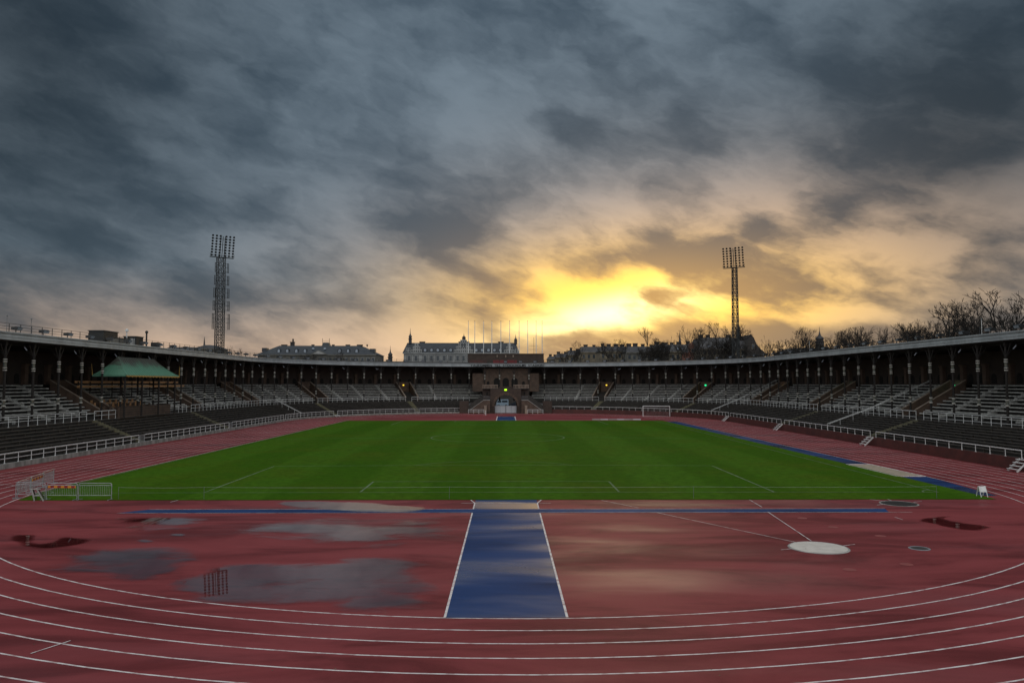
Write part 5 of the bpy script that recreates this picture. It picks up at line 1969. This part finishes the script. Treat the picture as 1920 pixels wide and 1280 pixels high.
# ================================================================== CARS BEYOND THE ARCH
def car(x, y, rz, paint, label):
    t_ = thing('parked_car', label, 'car', (0, 0, 0), 'cars parked beyond the archway')
    M_ = Matrix.Translation((x, y, 0)) @ Matrix.Rotation(rz, 4, 'Z')
    tf = lambda pts: [M_ @ Vector(p) for p in pts]
    side = [(-2.15, 0.35), (-2.2, 0.8), (-1.95, 0.98), (-1.1, 1.02), (2.0, 1.0), (2.2, 0.75), (2.15, 0.35)]
    MB().prism(tf([(a, -0.88, b) for a, b in side]), M_.to_3x3() @ Vector((0, 1.76, 0))).build('body', paint, t_)
    cab = [(-1.25, 1.0), (-0.55, 1.5), (1.2, 1.55), (1.95, 1.0)]
    MB().prism(tf([(a, -0.76, b) for a, b in cab]), M_.to_3x3() @ Vector((0, 1.52, 0))).build('cabin', MT['pane'], t_)
    MB().prism(tf([(-0.5, -0.74, 1.5), (-0.45, -0.74, 1.58), (1.1, -0.74, 1.62), (1.2, -0.74, 1.55)]), M_.to_3x3() @ Vector((0, 1.48, 0))).build('roof', paint, t_)
    for a in (-1.35, 1.35):
        for b in (-0.9, 0.72):
            p_ = M_ @ Vector((a, b, 0.33))
            q_ = M_ @ Vector((a, b + 0.2, 0.33))
            w_ = MB().tube(p_, q_, 0.33, n=14).build('wheel', MT['tyre'], t_)
            MB().tube(M_ @ Vector((a, b - 0.01, 0.33)), M_ @ Vector((a, b + 0.21, 0.33)), 0.19, n=10).build('rim', MT['galv'], w_)
    for b in (-0.6, 0.6):
        MB().box(M_ @ Vector((-2.17, b, 0.72)), (0.08, 0.34, 0.16), rz).build('headlight', MT['palepane'], t_)


t_ = thing('parked_van', 'pale blue van parked behind the left half of the archway', 'van')
vx, vy = -1.35, 262.0
MB().prism([(vx - 1.9, vy, 0.35), (vx - 1.95, vy, 1.2), (vx - 1.35, vy, 2.3), (vx + 2.1, vy, 2.45), (vx + 2.2, vy, 0.35)], (0, 1.9, 0)).build('body', MT['carpaint'], t_)
MB().prism([(vx - 1.72, vy - 0.02, 1.35), (vx - 1.3, vy - 0.02, 2.1), (vx - 0.3, vy - 0.02, 2.15), (vx - 0.3, vy - 0.02, 1.35)], (0, 0.04, 0)).build('side_window', MT['pane'], t_)
MB().box((vx + 0.9, vy - 0.01, 1.75), (1.9, 0.04, 0.7)).build('side_window', MT['pane'], t_)
for a_ in (-1.25, 1.35):
    w_ = MB().tube((vx + a_, vy - 0.03, 0.36), (vx + a_, vy + 0.2, 0.36), 0.36, n=14).build('wheel', MT['tyre'], t_)
    MB().tube((vx + a_, vy - 0.05, 0.36), (vx + a_, vy + 0.1, 0.36), 0.2, n=10).build('rim', MT['galv'], w_)
t_ = thing('boundary_wall', 'dark garden wall across the street seen through the archway', 'wall')
MB().box((0, 300, 1.7), (40, 0.5, 3.4)).build('wall_face', MT['chim'], t_)
MB().box((0, 300, 3.48), (40.2, 0.8, 0.16)).build('wall_coping', MT['brown'], t_)
car(3.1, 258, -0.2, MT['cardark'], 'dark car seen through the right half of the archway')


# ================================================================== BARE WINTER TREES
def make_tree(seed, height, spread, levels=7):
    rnd = random.Random(seed)
    trunk, crown_ = MB(), MB()

    def grow(p, d_, length, rad, lev):
        mb = trunk if lev <= 1 else crown_
        nseg = 3 if lev < 3 else 2
        q = p
        dirv = d_.copy()
        for i in range(nseg):
            dirv = (dirv + Vector((rnd.gauss(0, 0.10), rnd.gauss(0, 0.10), rnd.gauss(0.05, 0.06)))).normalized()
            e = q + dirv * (length / nseg)
            r0, r1 = rad * (1 - 0.4 * i / nseg), rad * (1 - 0.4 * (i + 1) / nseg)
            mb.tube(q, e, r0, r1, n=6 if lev < 2 else (4 if lev < 4 else 3), cap=False)
            q = e
            if lev >= 1 and lev < levels and rnd.random() < 0.36:
                side(q, dirv, length * rnd.uniform(0.45, 0.7), r1 * 0.62, lev + 1)
        if lev < levels:
            n = rnd.choice((2, 2, 2, 3)) if lev > 0 else rnd.choice((3, 4, 5))
            for j in range(n):
                side(q, dirv, length * rnd.uniform(0.58, 0.82), rad * 0.68 * rnd.uniform(0.8, 1.0), lev + 1)

    def side(q, dirv, length, rad, lev):
        ax = dirv.orthogonal().normalized()
        ax = Matrix.Rotation(rnd.uniform(0, 2 * math.pi), 3, dirv) @ ax
        ang = rnd.uniform(0.35, 0.85) * spread * (1.0 if lev < 3 else 0.78)
        nd = Matrix.Rotation(ang, 3, ax) @ dirv
        nd = (nd + Vector((0, 0, 0.10))).normalized()
        grow(q, nd, length, max(rad, 0.024), lev)

    grow(Vector((0, 0, 0)), Vector((0, 0, 1)), height * 0.30, height * 0.026, 0)
    zs = max(v[2] for v in crown_.v)
    f_ = height / zs
    for mb in (trunk, crown_):
        mb.v = [(v[0] * f_, v[1] * f_, v[2] * f_) for v in mb.v]
    return trunk, crown_


def quick(mb, name, m_):
    me = bpy.data.meshes.new(name)
    me.from_pydata(mb.v, [], mb.f)
    me.materials.append(m_)
    me.update()
    return me


TREES = []
for sd, hh, spd in ((3, 20, 1.0), (11, 20, 1.15), (23, 20, 0.9), (31, 20, 1.05), (47, 20, 1.0), (59, 20, 1.2)):
    a_, b_ = make_tree(sd, hh, spd)
    TREES.append((quick(a_, 'trunk', MT['bark']), quick(b_, 'crown', MT['bark'] if sd % 2 else MT['bark2'])))

tspec = [(1076, 637, 330, 0.7, 4), (1150, 634, 275, 0.75, 1), (1192, 613, 262, 0.95, 0), (1236, 627, 262, 0.8, 2), (1318, 607, 250, 0.8, 5), (1352, 603, 258, 0.9, 1), (1408, 609, 256, 0.9, 0),
         (1456, 628, 246, 0.8, 2), (1497, 612, 236, 1.1, 4), (1527, 611, 226, 0.9, 0), (1560, 622, 222, 0.8, 5), (1598, 611, 212, 1.0, 1), (1628, 611, 205, 1.0, 3), (1690, 595, 186, 1.3, 5), (1738, 602, 176, 0.8, 2),
         (1778, 588, 165, 1.0, 3), (1815, 566, 160, 1.1, 0), (1846, 562, 156, 1.1, 4), (1884, 542, 150, 1.2, 1), (1925, 550, 146, 1.2, 2), (425, 648, 290, 0.8, 3), (440, 652, 296, 0.7, 0), (640, 655, 300, 0.9, 4), (584, 660, 302, 0.8, 1), (700, 668, 310, 0.7, 2)]
right_n = 0
ORD20 = ORD + ['thirteenth', 'fourteenth', 'fifteenth', 'sixteenth', 'seventeenth', 'eighteenth', 'nineteenth', 'twentieth']
for i, (px, yt, dd, wid, ti) in enumerate(tspec):
    top = at(px, yt, dd)
    if px > 1000:
        right_n += 1
        lab = f'bare winter tree above the right roofline, {ORD20[right_n - 1]} counted from the archway'
        grp = 'bare trees beyond the right stand'
    else:
        lab = ['bare tree just right of the left floodlight mast', 'small bare tree beyond the left mast, beside the first', 'bare tree before the right half of the hipped building', 'bare tree before the pediment of the hipped building', 'small bare tree between the spire and the hipped building'][i - 20]
        grp = 'bare trees beyond the left bend'
    t_ = thing('bare_tree', lab, 'tree', (0, 0, 0), grp)
    t_.location = (top.x, top.y, -0.06)
    sz = (top.z + 0.06) / 20.0
    t_.rotation_euler = (0, 0, (i * 2.4) % 6.28)
    t_.scale = (sz * wid, sz * wid, sz)
    for nm_, me_ in zip(('trunk', 'crown'), TREES[ti]):
        o = bpy.data.objects.new(nm_, me_)
        col.objects.link(o)
        o.parent = t_

# scraps of litter and leaves on the near lanes
lt = MB()
rnd = random.Random(5)
for i in range(90):
    x_, y_ = rnd.uniform(-24, 24), rnd.uniform(17, 46)
    a_ = rnd.uniform(0, 6.28)
    s_ = rnd.uniform(0.012, 0.035)
    lt.quad(*[(x_ + s_ * math.cos(a_ + q), y_ + s_ * 0.7 * math.sin(a_ + q), 0.027 + 0.012 * (j % 2)) for j, q in enumerate((0, 1.5, 3.1, 4.6))])
tag(lt.build('fallen_leaves', MT['moss']), 'tiny fallen leaves scattered on the red surface', 'leaves', kind='stuff')

# ================================================================== put every empty at the base of its thing
bpy.context.view_layer.update()
for o in [q for q in col.objects if q.type == 'EMPTY' and q.parent is None and q.location.length < 1e-6]:
    lo3, hi3 = Vector((1e9,) * 3), Vector((-1e9,) * 3)
    for c in o.children_recursive:
        if c.type != 'MESH':
            continue
        for b in c.bound_box:
            w = c.matrix_world @ Vector(b)
            lo3 = Vector(map(min, lo3, w))
            hi3 = Vector(map(max, hi3, w))
    loc = Vector(((lo3.x + hi3.x) / 2, (lo3.y + hi3.y) / 2, lo3.z))
    o.location = loc
    inv_ = Matrix.Translation(-loc)
    for c in o.children:
        c.matrix_parent_inverse = inv_ @ c.matrix_parent_inverse
